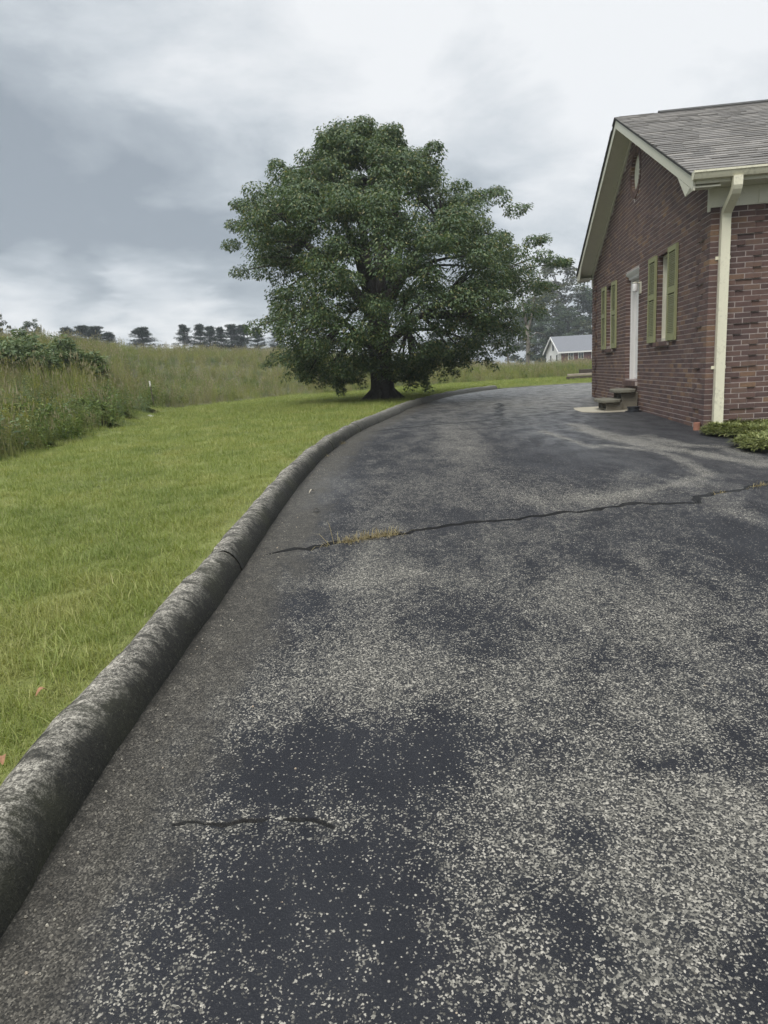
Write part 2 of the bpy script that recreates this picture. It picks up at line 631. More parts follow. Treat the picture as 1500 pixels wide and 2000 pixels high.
M_BROAD = leaf_mat('broad_weeds', [(0.0, (.07, .115, .03)), (0.5, (.125, .18, .045)), (1.0, (.20, .25, .075))], 0.6, 0.35)
M_TREE = leaf_mat('tree_leaves', [(0.0, (.046, .084, .040)), (0.4, (.076, .124, .056)), (0.75, (.122, .172, .072)), (0.93, (.18, .21, .08)), (1.0, (.28, .24, .11))], 0.45, 0.36, spec=0.45)
M_BARK = soil_material('bark', [(0.3, (.022, .019, .016)), (0.5, (.045, .040, .034)), (0.7, (.085, .078, .066))], 3.0, 24)
M_BARK2 = soil_material('grey_bark', [(0.3, (.08, .072, .06)), (0.5, (.15, .135, .115)), (0.7, (.24, .22, .19))], 3.0, 24)
M_FAR = leaf_mat('far_leaves', [(0.0, (.03, .055, .028)), (0.5, (.052, .082, .038)), (1.0, (.09, .118, .052))], 0.6, 0.2)
M_FAR2 = leaf_mat('far_olive_leaves', [(0.0, (.045, .062, .026)), (0.5, (.075, .088, .036)), (1.0, (.12, .115, .05))], 0.6, 0.2)
M_PINE = leaf_mat('pine_needles', [(0.0, (.02, .04, .027)), (0.6, (.035, .06, .038)), (1.0, (.06, .085, .05))], 0.6, 0.1)
M_SHRUB = leaf_mat('sumac_leaves', [(0.0, (.085, .13, .062)), (0.5, (.135, .185, .085)), (1.0, (.19, .24, .115))], 0.6, 0.3)
M_JUN = leaf_mat('juniper_sprays', [(0.0, (.10, .13, .04)), (0.5, (.18, .205, .07)), (1.0, (.32, .33, .14))], 0.65, 0.25)
M_MULCH = soil_material('dark_mulch', [(0.3, (.014, .012, .010)), (0.5, (.028, .024, .019)), (0.7, (.05, .042, .032))], 5, 70)
M_DRY = leaf_mat('dry_grass', [(0.0, (.17, .13, .065)), (0.6, (.29, .235, .125)), (1.0, (.40, .35, .21))], 0.7, 0.3)


def brick_material():
    mt, t, p, out = new_mat('dark_red_brick')
    g = N(t, 'ShaderNodeNewGeometry')
    oi = N(t, 'ShaderNodeObjectInfo')
    r = math_node(t, 'FRACT', math_node(t, 'ADD', g.outputs['Random Per Island'], math_node(t, 'MULTIPLY', oi.outputs['Random'], 1.0)))
    co = g.outputs['Position']
    c = ramp(t, r, [(0.0, (.078, .046, .041)), (0.35, (.112, .064, .053)), (0.62, (.138, .078, .062)), (0.86, (.152, .093, .066)), (0.94, (.20, .115, .068)), (1.0, (.24, .145, .078))])
    mp = N(t, 'ShaderNodeMapping')
    mp.inputs['Scale'].default_value = (26, 26, 90)
    L(t, co, mp.inputs[0])
    st = noise_node(t, mp.outputs[0], 1.0, 4, 0.65)
    f = noise_node(t, co, 130, 3, 0.6)
    c = mixrgb(t, maprange(t, st, 0.35, 0.7, 0.0, 0.55), c, (.050, .034, .032))
    c = mixrgb(t, maprange(t, f, 0.62, 0.78, 0.0, 0.4), c, (.20, .155, .13))
    pur = maprange(t, noise_node(t, co, 0.7, 3, 0.6), 0.42, 0.62, 0.0, 0.22)
    c = mixrgb(t, pur, c, (.062, .046, .050))
    L(t, c, p.inputs['Base Color'])
    setp(p, Roughness=0.82)
    bump(t, p, math_node(t, 'ADD', st, f), 0.5, 0.004)
    return mt


M_BRICK = brick_material()
M_MORTAR = soil_material('mortar', [(0.3, (.30, .25, .23)), (0.5, (.40, .345, .32)), (0.7, (.49, .43, .40))], 4, 90)
M_CREAM = painted('cream_paint', (.60, .585, .475), 0.45, 0.07, 0.3)
M_DOWN = painted('cream_aluminium', (.66, .635, .49), 0.38, 0.06, 0.35, scale=3)
M_WHITE = painted('white_paint', (.72, .71, .69), 0.42, 0.03, 0.08)
M_GREEN = painted('olive_green_paint', (.255, .26, .135), 0.5, 0.08, 0.16, (.12, .12, .08))
M_DARK = painted('dark_interior', (.018, .018, .02), 0.6, 0.1, 0.0)
M_FOOT = painted('concrete', (.25, .225, .175), 0.9, 0.2, 0.45, (.10, .095, .07), 5)
M_BLOCK = painted('concrete_block', (.15, .135, .105), 0.95, 0.22, 0.5, (.075, .07, .05), 8)
M_PAD = painted('pale_concrete', (.36, .33, .26), 0.9, 0.15, 0.4, (.22, .2, .15), 5)
M_SLATE = painted('weathered_slab', (.14, .132, .10), 0.9, 0.25, 0.5, (.07, .07, .05), 8)
M_RUBBER = painted('black_plastic', (.022, .024, .028), 0.45, 0.2, 0.1)
M_STEEL = painted('rusty_steel', (.09, .07, .055), 0.7, 0.3, 0.4)
M_TIMBER = painted('old_timber', (.06, .045, .036), 0.9, 0.3, 0.5, (.03, .025, .02), 4)
M_TIMBER2 = painted('grey_timber', (.30, .255, .205), 0.9, 0.2, 0.4, (.1, .085, .07), 4)
M_TERRA = painted('terracotta', (.26, .12, .08), 0.85, 0.15, 0.3)
M_PAPER = painted('litter', (.75, .73, .68), 0.7, 0.05, 0.1)
M_LEAFDRY = painted('dry_leaf', (.28, .14, .07), 0.7, 0.25, 0.2, (.15, .08, .04), 30)
M_LEAFPALE = painted('pale_leaf', (.40, .36, .28), 0.7, 0.2, 0.2, (.15, .12, .08), 30)

gm, gt, gp, go_ = new_mat('window_glass')
setp(gp, Roughness=0.04)
gp.inputs['Base Color'].default_value = (.02, .024, .026, 1)
gp.inputs['Specular IOR Level'].default_value = 0.8
M_GLASS = gm


def shingle_material(name, cols):
    mt, t, p, out = new_mat(name)
    g = N(t, 'ShaderNodeNewGeometry')
    oi = N(t, 'ShaderNodeObjectInfo')
    r = math_node(t, 'FRACT', math_node(t, 'ADD', g.outputs['Random Per Island'], oi.outputs['Random']))
    c = ramp(t, r, cols)
    f = noise_node(t, g.outputs['Position'], 180, 3, 0.7)
    c = mixrgb(t, maprange(t, f, 0.45, 0.75, 0.0, 0.5), c, (.30, .285, .27))
    c = mixrgb(t, maprange(t, noise_node(t, g.outputs['Position'], 1.6, 4, 0.6), 0.4, 0.7, 0, 0.25), c, (.12, .115, .11))
    L(t, c, p.inputs['Base Color'])
    setp(p, Roughness=0.95)
    bump(t, p, f, 0.6, 0.004)
    return mt


M_SHING = shingle_material('grey_shingles', [(0.0, (.108, .101, .093)), (0.5, (.165, .154, .141)), (1.0, (.23, .214, .195))])

# ================================================================== setting: terrain sheet
LAWN_H = -0.03


def build_terrain():
    rs = np.unique(np.r_[np.arange(0, 20, 0.8), np.arange(20, 80, 1.2), np.arange(80, 200, 6), np.geomspace(200, 2500, 16)])
    azs = np.radians(np.arange(-180, 180, 2.0))
    V = []
    for r in rs:
        x, y = r * np.sin(azs), r * np.cos(azs)
        z = ground(x, y) - 0.12
        V.append(np.c_[x, y, z])
    V = np.concatenate(V)
    sd = sdist(V[:, :2])
    # sunk under the drive and its surroundings
    onroad = np.clip((sd + 1.2) / 1.0, 0, 1) * (np.hypot(V[:, 0], V[:, 1]) < 60)
    V[:, 2] -= 0.4 * onroad
    n, k = len(rs), len(azs)
    I = np.arange(n * k).reshape(n, k)
    J = np.roll(I, -1, axis=1)
    Fq = np.stack([I[:-1], J[:-1], J[1:], I[1:]], axis=-1).reshape(-1, 4)[:, ::-1]
    o = mesh_obj('meadow_ground', V, Fq, M_FIELD, smooth=True)
    tag(o, 'rising rough field ground under the tall grass', kind='structure')
    return o


build_terrain()


def build_lawn():
    # strip following the kerb, offsets to the left of it
    path = resample(KPATH, 0.3)
    T = np.gradient(path, axis=0)
    T /= np.linalg.norm(T, axis=1)[:, None]
    Nn = np.c_[-T[:, 1], T[:, 0]]
    kend = int(np.argmax(path[:, 1] > 27.3))
    offs = np.r_[0.19, 0.23, 0.3, 0.45, 0.7, 1.0, 1.4, 1.9, 2.5, 3.2, 4, 5, 6, 7.2, 8.5, 10]
    rows = []
    for o_ in offs:
        q = path + Nn * o_
        z = ground(q[:, 0], q[:, 1])
        # past the end of the kerb the turf runs down to the asphalt edge
        past = np.clip((np.arange(len(path)) - kend + 2.5) / 2.0, 0, 1)
        q = q - Nn * (past * np.clip(0.16 - (o_ - 0.19) * 0.5, 0, .16))[:, None]
        zl = zr(q[:, 1]) + 0.012 + 0.06 * min(1, max(0, (o_ - .19) / 1.2))
        z = z * (1 - past) + np.minimum(z, zl) * past if o_ < 1.6 else z
        rows.append(np.c_[q, z])
    V = np.stack(rows)                                  # (k, n, 3)
    k, n = V.shape[:2]
    I = np.arange(k * n).reshape(k, n)
    Fq = np.stack([I[:-1, :-1], I[:-1, 1:], I[1:, 1:], I[1:, :-1]], axis=-1).reshape(-1, 4)
    Vf = V.reshape(-1, 3)
    c = Vf[Fq].mean(1)
    r = np.hypot(c[:, 0], c[:, 1])
    keep = (r < weed_r(np.arctan2(c[:, 0], c[:, 1])) + 0.9) | (c[:, 1] < 0)
    Fq = Fq[keep]
    used, invx = np.unique(Fq, return_inverse=True)
    Vf = Vf[used]
    Fq = invx.reshape(-1, 4)
    o = mesh_obj('lawn', Vf, Fq, M_LAWN, smooth=True)
    tag(o, 'mown green lawn sloping beside the kerb', kind='structure')
    return o, Vf, Fq


lawn, LV, LF = build_lawn()

# ================================================================== driveway
WEAR_SHEEN = [  # (px, py, half width px, half height px, amount): worn sealcoat patches, plus pale sheen painted on the far end
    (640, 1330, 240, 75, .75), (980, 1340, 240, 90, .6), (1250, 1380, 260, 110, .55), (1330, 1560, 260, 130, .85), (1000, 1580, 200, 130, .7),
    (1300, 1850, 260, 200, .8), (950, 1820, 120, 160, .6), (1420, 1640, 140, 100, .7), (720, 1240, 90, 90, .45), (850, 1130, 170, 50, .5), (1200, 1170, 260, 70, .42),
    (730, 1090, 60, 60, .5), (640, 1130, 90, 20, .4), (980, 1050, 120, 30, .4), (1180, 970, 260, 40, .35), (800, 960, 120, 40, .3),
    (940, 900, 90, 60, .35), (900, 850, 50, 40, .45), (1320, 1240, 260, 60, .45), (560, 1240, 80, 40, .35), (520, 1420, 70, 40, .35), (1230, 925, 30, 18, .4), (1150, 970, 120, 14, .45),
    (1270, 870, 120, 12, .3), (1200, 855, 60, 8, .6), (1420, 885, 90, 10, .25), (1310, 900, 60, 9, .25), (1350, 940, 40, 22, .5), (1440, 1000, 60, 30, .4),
    (1150, 1620, 60, 70, -1.1), (850, 1490, 80, 65, -.7), (1090, 1800, 80, 90, -.95), (1330, 1490, 150, 30, -.75), (1240, 1700, 50, 40, -.5), (1460, 1870, 60, 50, -.8), (1000, 1480, 60, 40, -.4), (1180, 1290, 120, 30, -.35), (1300, 862, 260, 55, -.55), (1100, 880, 160, 40, -.25), (1080, 762, 220, 14, .8), (1010, 792, 120, 18, .4), (620, 1800, 260, 220, -.2), (480, 1680, 150, 110, -.25),  # the positive patches here paint sky sheen on the far drive
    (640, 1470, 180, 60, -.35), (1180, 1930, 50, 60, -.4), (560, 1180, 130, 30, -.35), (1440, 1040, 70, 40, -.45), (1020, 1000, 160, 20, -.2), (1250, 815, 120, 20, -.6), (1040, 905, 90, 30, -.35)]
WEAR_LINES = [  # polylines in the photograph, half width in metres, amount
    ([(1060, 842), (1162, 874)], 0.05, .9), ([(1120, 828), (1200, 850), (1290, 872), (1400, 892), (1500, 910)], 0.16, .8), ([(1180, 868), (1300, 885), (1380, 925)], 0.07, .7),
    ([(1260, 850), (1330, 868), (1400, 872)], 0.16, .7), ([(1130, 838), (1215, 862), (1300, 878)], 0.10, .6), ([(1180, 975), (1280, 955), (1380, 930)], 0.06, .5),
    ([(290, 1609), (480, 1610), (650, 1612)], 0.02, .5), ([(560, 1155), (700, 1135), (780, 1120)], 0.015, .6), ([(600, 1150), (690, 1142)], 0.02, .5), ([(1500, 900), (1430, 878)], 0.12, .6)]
CRACKS = [  # polylines in the photograph, half width (m), depth (m), wiggle
    ([(511, 1085), (575, 1074), (650, 1060), (740, 1048), (834, 1030), (956, 1017), (1072, 1005), (1160, 992), (1248, 985), (1344, 983), (1391, 966), (1459, 954), (1500, 947), (1620, 925)], 0.034, 0.055, 0.022),
    ([(712, 845), (860, 828), (975, 819), (1108, 803)], 0.045, 0.018, 0.012),
    ([(976, 786), (973, 811), (990, 829), (956, 838)], 0.10, 0.015, 0.02),
    ([(1042, 841), (1125, 833)], 0.05, 0.012, 0.012),
    ([(1000, 822), (1090, 806), (1118, 799)], 0.03, 0.012, 0.01),
    ([(985, 788), (1060, 781), (1150, 778)], 0.05, 0.014, 0.02),
    ([(330, 1607), (372, 1604), (430, 1611), (476, 1607), (530, 1599)], 0.0045, 0.016, 0.004),
    ([(548, 1596), (600, 1600), (640, 1608), (662, 1618)], 0.003, 0.012, 0.003)]


def crack_paths():
    out = []
    for pts, hw, dep, wig in CRACKS:
        P = np.array([hit(*p)[:2] for p in pts])
        P = resample(P, 0.025 if hw < .01 else 0.06 if hw < 0.04 else 0.14)
        T = np.gradient(P, axis=0)
        T /= np.linalg.norm(T, axis=1)[:, None] + 1e-9
        Nn = np.c_[-T[:, 1], T[:, 0]]
        s = np.arange(len(P))
        ph = rng.uniform(0, 6, 4)
        w = wig * (np.sin(s * 0.55 + ph[0]) + 0.6 * np.sin(s * 1.3 + ph[1]) + rng.normal(0, .7, len(P)))
        w[0] = w[-1] = 0
        P = P + Nn * w[:, None]
        e = np.ones(len(P))
        e[:6] = np.linspace(0.2, 1, 6)[:len(e[:6])]
        e[-6:] *= np.linspace(1, 0.2, 6)[-len(e[-6:]):]
        h1 = hw * e * rng.uniform(0.25, 1.5, len(P))
        h2 = hw * e * rng.uniform(0.25, 1.5, len(P))
        out.append((P, P + Nn * h1[:, None], P - Nn * h2[:, None], dep, hw, P + Nn * (h1 + .012)[:, None], P - Nn * (h2 + .012)[:, None]))
    return out


CP = crack_paths()


def build_drive():
    pts = []
    def grid(x0, x1, y0, y1, s, j=0.25):
        X, Y = np.meshgrid(np.arange(x0, x1, s), np.arange(y0, y1, s))
        q = np.c_[X.ravel(), Y.ravel()]
        return q + rng.uniform(-j, j, q.shape) * s
    near = grid(-1.3, 5.2, 0.6, 12.0, 0.13)
    fx = grid(1.4, 5.2, 5.6, 11.6, 0.065)
    near = np.concatenate([near[~((near[:, 0] > 1.4) & (near[:, 1] > 5.6) & (near[:, 1] < 11.6))], fx])
    a = grid(-2, 15, -9, 32, 0.55)
    inn = (a[:, 0] > -1.4) & (a[:, 0] < 5.3) & (a[:, 1] > 0.5) & (a[:, 1] < 12.1)
    b = grid(-1, 7, 12.1, 29, 0.26)
    inb = (a[:, 0] > -1.1) & (a[:, 0] < 7.1) & (a[:, 1] >= 12.0) & (a[:, 1] < 29.1)
    G = np.concatenate([near, a[~inn & ~inb], b])
    G = G[sdist(G) > -0.2]
    # keep clear of the cracks
    for P, l, r, dep, hw, lo_, ro_ in CP:
        d = np.min(np.linalg.norm(G[:, None, :] - P[None, ::1, :], axis=2), axis=1)
        G = G[d > hw * 1.7 + 0.03]
    edge = resample(KPATH, 0.2)
    T = np.gradient(edge, axis=0)
    T /= np.linalg.norm(T, axis=1)[:, None]
    Nn = np.c_[-T[:, 1], T[:, 0]]
    edge = edge + Nn * 0.07
    edge[:, :] += Nn * (0.06 * np.sin(np.arange(len(edge)) * 0.9) * (edge[:, 1] > 27))[:, None] * 0.5
    dG = np.min(np.linalg.norm(G[:, None, :] - edge[None, ::2, :], axis=2), axis=1)
    G = G[dG > 0.06]
    V = [tuple(p) for p in G]
    E = []
    meta = {}
    b0 = len(V)
    V += [tuple(p) for p in edge]
    E += [(b0 + i, b0 + i + 1) for i in range(len(edge) - 1)]
    marks = []
    for P, l, r, dep, hw, lo_, ro_ in CP:
        for arr, kind in ((P, 1), (l, .5), (r, .5), (lo_, 0), (ro_, 0)):
            b0 = len(V)
            V += [tuple(p) for p in arr]
            E += [(b0 + i, b0 + i + 1) for i in range(len(arr) - 1)]
            if kind:
                marks.append((arr[1:-1], dep if kind == 1 else 0.0, kind))
    res = geometry.delaunay_2d_cdt([Vector(p) for p in V], E, [], 0, 1e-4)
    vv = np.array([(p.x, p.y) for p in res[0]])
    tri = np.array([f for f in res[2] if len(f) == 3], dtype=np.int32)
    orig = res[3]
    c = vv[tri].mean(1)
    keep = (sdist(c) > -0.075 - 0.03) & (c[:, 0] < 15) & (c[:, 1] > -9)
    tri = tri[keep]
    z = zr(vv[:, 1]) + 0.006 * np.sin(vv[:, 0] * 1.3 + 0.6) * np.sin(vv[:, 1] * 0.8) + 0.003 * np.sin(vv[:, 0] * 3.1) * np.sin(vv[:, 1] * 2.7 + 1)
    crack = np.zeros(len(vv))
    for arr, dep, kind in marks:
        d = np.min(np.linalg.norm(vv[:, None, :] - arr[None], axis=2), axis=1)
        on = d < 2e-3
        z[on] -= dep * rng.uniform(0.7, 1.15, on.sum())
        crack[on] = np.maximum(crack[on], kind)
    # wear, with the sheen painted on the far end
    wear_sheen = np.full(len(vv), 0.30)
    for px, py, hx, hy, amt in WEAR_SHEEN:
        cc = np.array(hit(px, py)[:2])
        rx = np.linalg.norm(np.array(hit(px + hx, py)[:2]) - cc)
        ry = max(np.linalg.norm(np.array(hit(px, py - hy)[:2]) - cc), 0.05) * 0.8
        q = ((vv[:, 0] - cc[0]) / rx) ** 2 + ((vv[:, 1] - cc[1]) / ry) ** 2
        wear_sheen += amt * .9 * np.exp(-q * 1.1)
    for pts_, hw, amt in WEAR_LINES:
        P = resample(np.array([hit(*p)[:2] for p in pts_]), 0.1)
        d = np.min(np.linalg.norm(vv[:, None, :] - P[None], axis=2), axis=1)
        wear_sheen += amt * 1.7 * np.exp(-(d / (hw * .6 + 0.04)) ** 2)
    damp = np.zeros(len(vv))
    for px, py, hx, hy, amt in [(1040, 800, 90, 36, .9), (1000, 775, 130, 18, .8), (1100, 768, 90, 14, 1.0), (1110, 755, 120, 8, 1.0), (1060, 760, 160, 14, .8), (1080, 845, 70, 30, .7), (800, 815, 80, 20, .4), (640, 950, 60, 40, .4), (1180, 870, 60, 20, .4)]:
        cc = np.array(hit(px, py)[:2])
        rx = np.linalg.norm(np.array(hit(px + hx, py)[:2]) - cc)
        ry = np.linalg.norm(np.array(hit(px, py - hy)[:2]) - cc)
        damp += amt * np.exp(-(((vv[:, 0] - cc[0]) / rx) ** 2 + ((vv[:, 1] - cc[1]) / ry) ** 2))
    kd = np.clip(sdist(vv), 0, 5)
    kd[vv[:, 1] > 26.5] += 1.0
    # orient upward
    a_, b_, c_ = vv[tri[:, 0]], vv[tri[:, 1]], vv[tri[:, 2]]
    cr = (b_[:, 0] - a_[:, 0]) * (c_[:, 1] - a_[:, 1]) - (b_[:, 1] - a_[:, 1]) * (c_[:, 0] - a_[:, 0])
    tri[cr < 0] = tri[cr < 0][:, ::-1]
    used, invx = np.unique(tri, return_inverse=True)
    o = mesh_obj('driveway', np.c_[vv, z][used], invx.reshape(-1, 3), M_ASPH, smooth=False)
    for nm, arr in (('wear_sheen', np.clip(wear_sheen, -0.3, 1.3)), ('kd', kd), ('crack', crack), ('damp', np.clip(damp, 0, 1))):
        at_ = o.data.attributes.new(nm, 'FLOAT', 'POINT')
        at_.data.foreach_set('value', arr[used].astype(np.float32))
    tag(o, 'worn dark asphalt driveway with exposed stone chips and cracks', kind='structure')
    return o


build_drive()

# ================================================================== kerb
def build_kerb():
    root = empty('kerb', (0, 0, 0))
    tag(root, 'weathered rounded concrete kerb between lawn and driveway', kind='structure')
    path = resample(KPATH, 0.06)
    d = np.r_[0, np.cumsum(np.linalg.norm(np.diff(path, axis=0), axis=1))]
    T = np.gradient(path, axis=0)
    T /= np.linalg.norm(T, axis=1)[:, None]
    Nn = np.c_[-T[:, 1], T[:, 0]]
    yy = path[:, 1]
    end = np.argmax(yy > 27.3)
    cuts = [0] + [int(np.argmax(yy > v)) for v in (0.2, 4.0, 9.3, 11.6, 15.8, 19.0, 22.5, 25.0)] + [end]
    prof = [(0.02, -0.05), (0.025, 0.02), (0.035, 0.06), (0.055, 0.10), (0.082, 0.130), (0.118, 0.148), (0.155, 0.150), (0.19, 0.139), (0.222, 0.112), (0.240, 0.07), (0.246, -0.05)]
    K = len(prof)
    for a, b in zip(cuts[:-1], cuts[1:]):
        idx = np.arange(a, b + 1)
        V, U = [], []
        for ii, i in enumerate(idx):
            sh = 1.0
            if ii == 0 or ii == len(idx) - 1: sh = 0.90
            p0 = path[i]
            if ii == len(idx) - 1: p0 = p0 - T[i] * 0.012
            if ii == 0: p0 = p0 + T[i] * 0.012
            for j, (o_, h) in enumerate(prof):
                n3 = mnoise.noise(Vector((p0[0] * 5 + j, p0[1] * 5, j * 0.7)))
                n4 = mnoise.noise(Vector((p0[0] * 1.2, p0[1] * 1.2, 3.0)))
                n5 = mnoise.noise(Vector((p0[0] * 2.2 + j * .25, p0[1] * 2.4, 7.0 + j * .3)))
                n6 = mnoise.noise(Vector((p0[0] * 13 + j * 1.3, p0[1] * 13, j * 1.1)))
                k2 = h * sh * (1 + 0.09 * n4) + (0.006 * n3 + .013 * n5 + .004 * n6) * (h > 0)
                q = p0 + Nn[i] * (o_ * (1 + 0.06 * n4) + 0.006 * n3 + .009 * n5 + .003 * n6)
                V.append((q[0], q[1], float(zr(p0[1])) + k2))
                U.append(1 - j / (K - 1))
        n = len(idx)
        Fq = [(r * K + j, r * K + j + 1, (r + 1) * K + j + 1, (r + 1) * K + j) for r in range(n - 1) for j in range(K - 1)]
        Fq += [tuple(range(K)), tuple(range((n - 1) * K, n * K))[::-1]]
        o = mesh_obj('kerb_segment', V, Fq, M_KERB, root, smooth=True)
        at_ = o.data.attributes.new('u', 'FLOAT', 'POINT')
        at_.data.foreach_set('value', np.array(U, dtype=np.float32))


build_kerb()

# ================================================================== brick house
HC = Vector((4.314, 9.027, -0.925))
HTH = 0.1392
house = empty('brick_house', HC, -HTH)
tag(house, 'dark red brick house with cream trim and olive green shutters beside the driveway', 'house')
Rz = Matrix.Rotation(-HTH, 4, 'Z')


def h2w(x, y, z):
    return HC + (Rz @ Vector((x, y, z)))


LY, LX = 8.70, 9.0            # gable wall length, front wall length
CRS = 0.0677


def zroof(y):
    return 5.19 - 0.456 * abs(y - 4.35)


WINY = [(1.84, 2.56), (6.20, 6.90)]
WZ0, WZ1 = 1.17, 2.52
DOORY, DZ0, DZ1 = (3.86, 4.93), 0.52, 2.54
VC, VR = (4.27, 4.22), 0.33   # gable vent centre (y, z) and opening radius

# ---- wall cores (mortar)
wall = MB()
ys = sorted([0.0, LY, *WINY[0], *WINY[1], *DOORY])
holes = [(*WINY[0], WZ0, WZ1), (*WINY[1], WZ0, WZ1), (*DOORY, DZ0, DZ1)]
zs_ = [-0.5, DZ0, WZ0, WZ1, DZ1, 2.95]
WT = 0.22
for i in range(len(ys) - 1):
    for j in range(len(zs_) - 1):
        cy, cz = (ys[i] + ys[i + 1]) / 2, (zs_[j] + zs_[j + 1]) / 2
        if any(a < cy < b and c < cz < d for a, b, c, d in holes): continue
        wall.box(0.003, WT, ys[i], ys[i + 1], zs_[j], zs_[j + 1])
# gable triangle with the round vent hole: fan of quads between circle and outline
out_pts = []
nseg = 48
def gable_edge(ang):
    dy, dz = math.cos(ang), math.sin(ang)
    best = 99
    for k in range(1, 900):
        s = k * 0.006
        y, z = VC[0] + dy * s, VC[1] + dz * s
        if z < 2.95 or z > zroof(y) - 0.2 or y < 0 or y > LY:
            return y, max(2.95, min(z, 5.0))
    return VC
ring_i, ring_o = [], []
angs = [2 * math.pi * k / nseg for k in range(nseg)]
# make sure the lower corners of the triangle are hit
for yy_, zz_ in ((0.0, 2.95), (LY, 2.95), (4.35, 4.99)):
    aa = math.atan2(zz_ - VC[1], yy_ - VC[0]) % (2 * math.pi)
    k = min(range(nseg), key=lambda q: abs(angs[q] - aa))
    angs[k] = aa
for a in angs:
    ring_i.append((VC[0] + VR * math.cos(a), VC[1] + VR * math.sin(a)))
    ring_o.append(gable_edge(a))
vs = [(0.003, *p) for p in ring_i] + [(0.003, *p) for p in ring_o] + [(WT, *p) for p in ring_i] + [(WT, *p) for p in ring_o]
fs = []
for k in range(nseg):
    q = (k + 1) % nseg
    fs += [(k, q, nseg + q, nseg + k), (2 * nseg + k, 3 * nseg + k, 3 * nseg + q, 2 * nseg + q), (k, 2 * nseg + k, 2 * nseg + q, q)]
wall.add(vs, fs)
wall.box(WT, LX, 0.003, WT, -0.5, 2.95)
wall.box(WT, LX, LY - WT, LY - 0.006, -0.5, 2.95)
wall.box(LX - WT, LX, WT, LY - WT, -0.5, 2.95)
for k0 in range(-5, 40, 8):        # mortar of the proud corner blocks: five wide courses, three narrow
    for a, b, wl, wg in ((k0, k0 + 5, .508, .406), (k0 + 5, k0 + 8, .3048, .203)):
        a, b = max(a, 0), min(b, 40)
        if b <= a: continue
        a, b = a * CRS + .001, b * CRS - .001
        wall.box(-.0185, WT, -.0185, wg - .01, a, b).box(WT + .001, wl - .01, -.0185, WT, a, b).box(-.0185, .002, LY - wg + .01, LY, a, b)
wall.build('wall', M_MORTAR, house)
fo = MB()
fo.box(0.004, LX, -0.004, LY - 0.004, -0.6, -0.003).box(-.012, .003, -.012, .34, -.6, -.002)
fo.build('foundation', M_FOOT, house)

# ---- bricks
BL, BH, BD, JT = 0.1915, 0.0557, 0.10, 0.012
bricks = []   # (center xyz local, size xyz, rot about x (ring) )
jit = lambda s: random.uniform(-s, s)


def quoin_w(c, short, long_):
    return long_ if (c - 3) % 8 < 5 else short


def lay_gable():
    c = -1
    while c * CRS < 4.9:
        z0 = c * CRS + JT / 2
        zc_ = z0 + BH / 2
        shift = 0.0 if c % 2 == 0 else 0.1016
        y = -shift
        qn = quoin_w(c, 0.203, 0.406)
        while y < LY:
            a, b = max(y, 0.0) + JT / 2 * (y > 0), min(y + 0.2032, LY) - JT / 2 * (y + 0.2032 < LY)
            y += 0.2032
            if b - a < 0.02 or (c < 0 and a < .36): continue
            segs = [(a, b)]
            for (h0, h1, g0, g1) in [(*WINY[0], WZ0 - .075, WZ1), (*WINY[1], WZ0 - .075, WZ1), (*DOORY, DZ0 - .1, DZ1)]:
                ns = []
                for s0, s1 in segs:
                    if z0 + BH > g0 + 0.01 and z0 < g1 - 0.01 and s1 > h0 and s0 < h1:
                        if h0 - s0 > 0.02: ns.append((s0, h0))
                        if s1 - h1 > 0.02: ns.append((h1, s1))
                    else:
                        ns.append((s0, s1))
                segs = ns
            for s0, s1 in segs:
                yc = (s0 + s1) / 2
                if c >= 40 and z0 + BH > zroof(s0 if abs(s0 - 4.35) > abs(s1 - 4.35) else s1) - 0.24: continue
                dv = math.hypot(yc - VC[0], zc_ - VC[1])
                if dv < VR + 0.115 + 0.05: 
                    # trim at the ring
                    half = math.sqrt(max(0.0, (VR + 0.112) ** 2 - (zc_ - VC[1]) ** 2))
                    if yc < VC[0]: s1 = min(s1, VC[0] - half)
                    else: s0 = max(s0, VC[0] + half)
                    if s1 - s0 < 0.03: continue
                proud = 0.022 if 0 <= c < 40 and (s0 < qn - 0.02 or s1 > LY - qn + 0.02) else 0.0
                bricks.append(((BD / 2 - proud + jit(.0012), (s0 + s1) / 2, zc_), (BD, s1 - s0, BH)))
        c += 1


def lay_front():
    for c in range(40):
        z0 = c * CRS + JT / 2
        shift = 0.1016 if c % 2 == 0 else 0.0
        x = -shift
        qn = quoin_w(c, 0.3048, 0.508)
        while x < LX:
            a, b = max(x, 0.103), min(x + 0.2032, LX)
            a += JT / 2
            b -= JT / 2
            x += 0.2032
            if b - a < 0.03: continue
            proud = 0.022 if a < qn - 0.02 else 0.0
            bricks.append((((a + b) / 2, BD / 2 - proud + jit(.0012), z0 + BH / 2), (b - a, BD, BH)))


lay_gable()
lay_front()
# the corner bricks of the gable wall reach round to the front face
nb = []
for c, s in bricks:
    if s[0] == BD and c[1] - s[1] / 2 < 0.01 and c[2] < 2.72:
        y1 = c[1] + s[1] / 2
        y0 = -0.022
        c = (c[0], (y0 + y1) / 2, c[2])
        s = (s[0], y1 - y0, s[2])
    nb.append((c, s))
bricks = nb
# reveals inside the openings
for (y0, y1, z0, z1) in holes:
    k = int(z0 / CRS)
    while (k + 1) * CRS < z1:
        zz = k * CRS + JT / 2
        if zz > z0 - 0.01:
            for yy_, sg in ((y0, -1), (y1, 1)):
                d = 0.10 if k % 2 else 0.0
                bricks.append(((0.055, yy_ + sg * 0.02 - sg * 0.003, zz + BH / 2), (0.107, 0.04, BH)))
        k += 1

# ring of bricks round the vent
ring = []
for k in range(30):
    a = 2 * math.pi * k / 30
    ring.append(a)

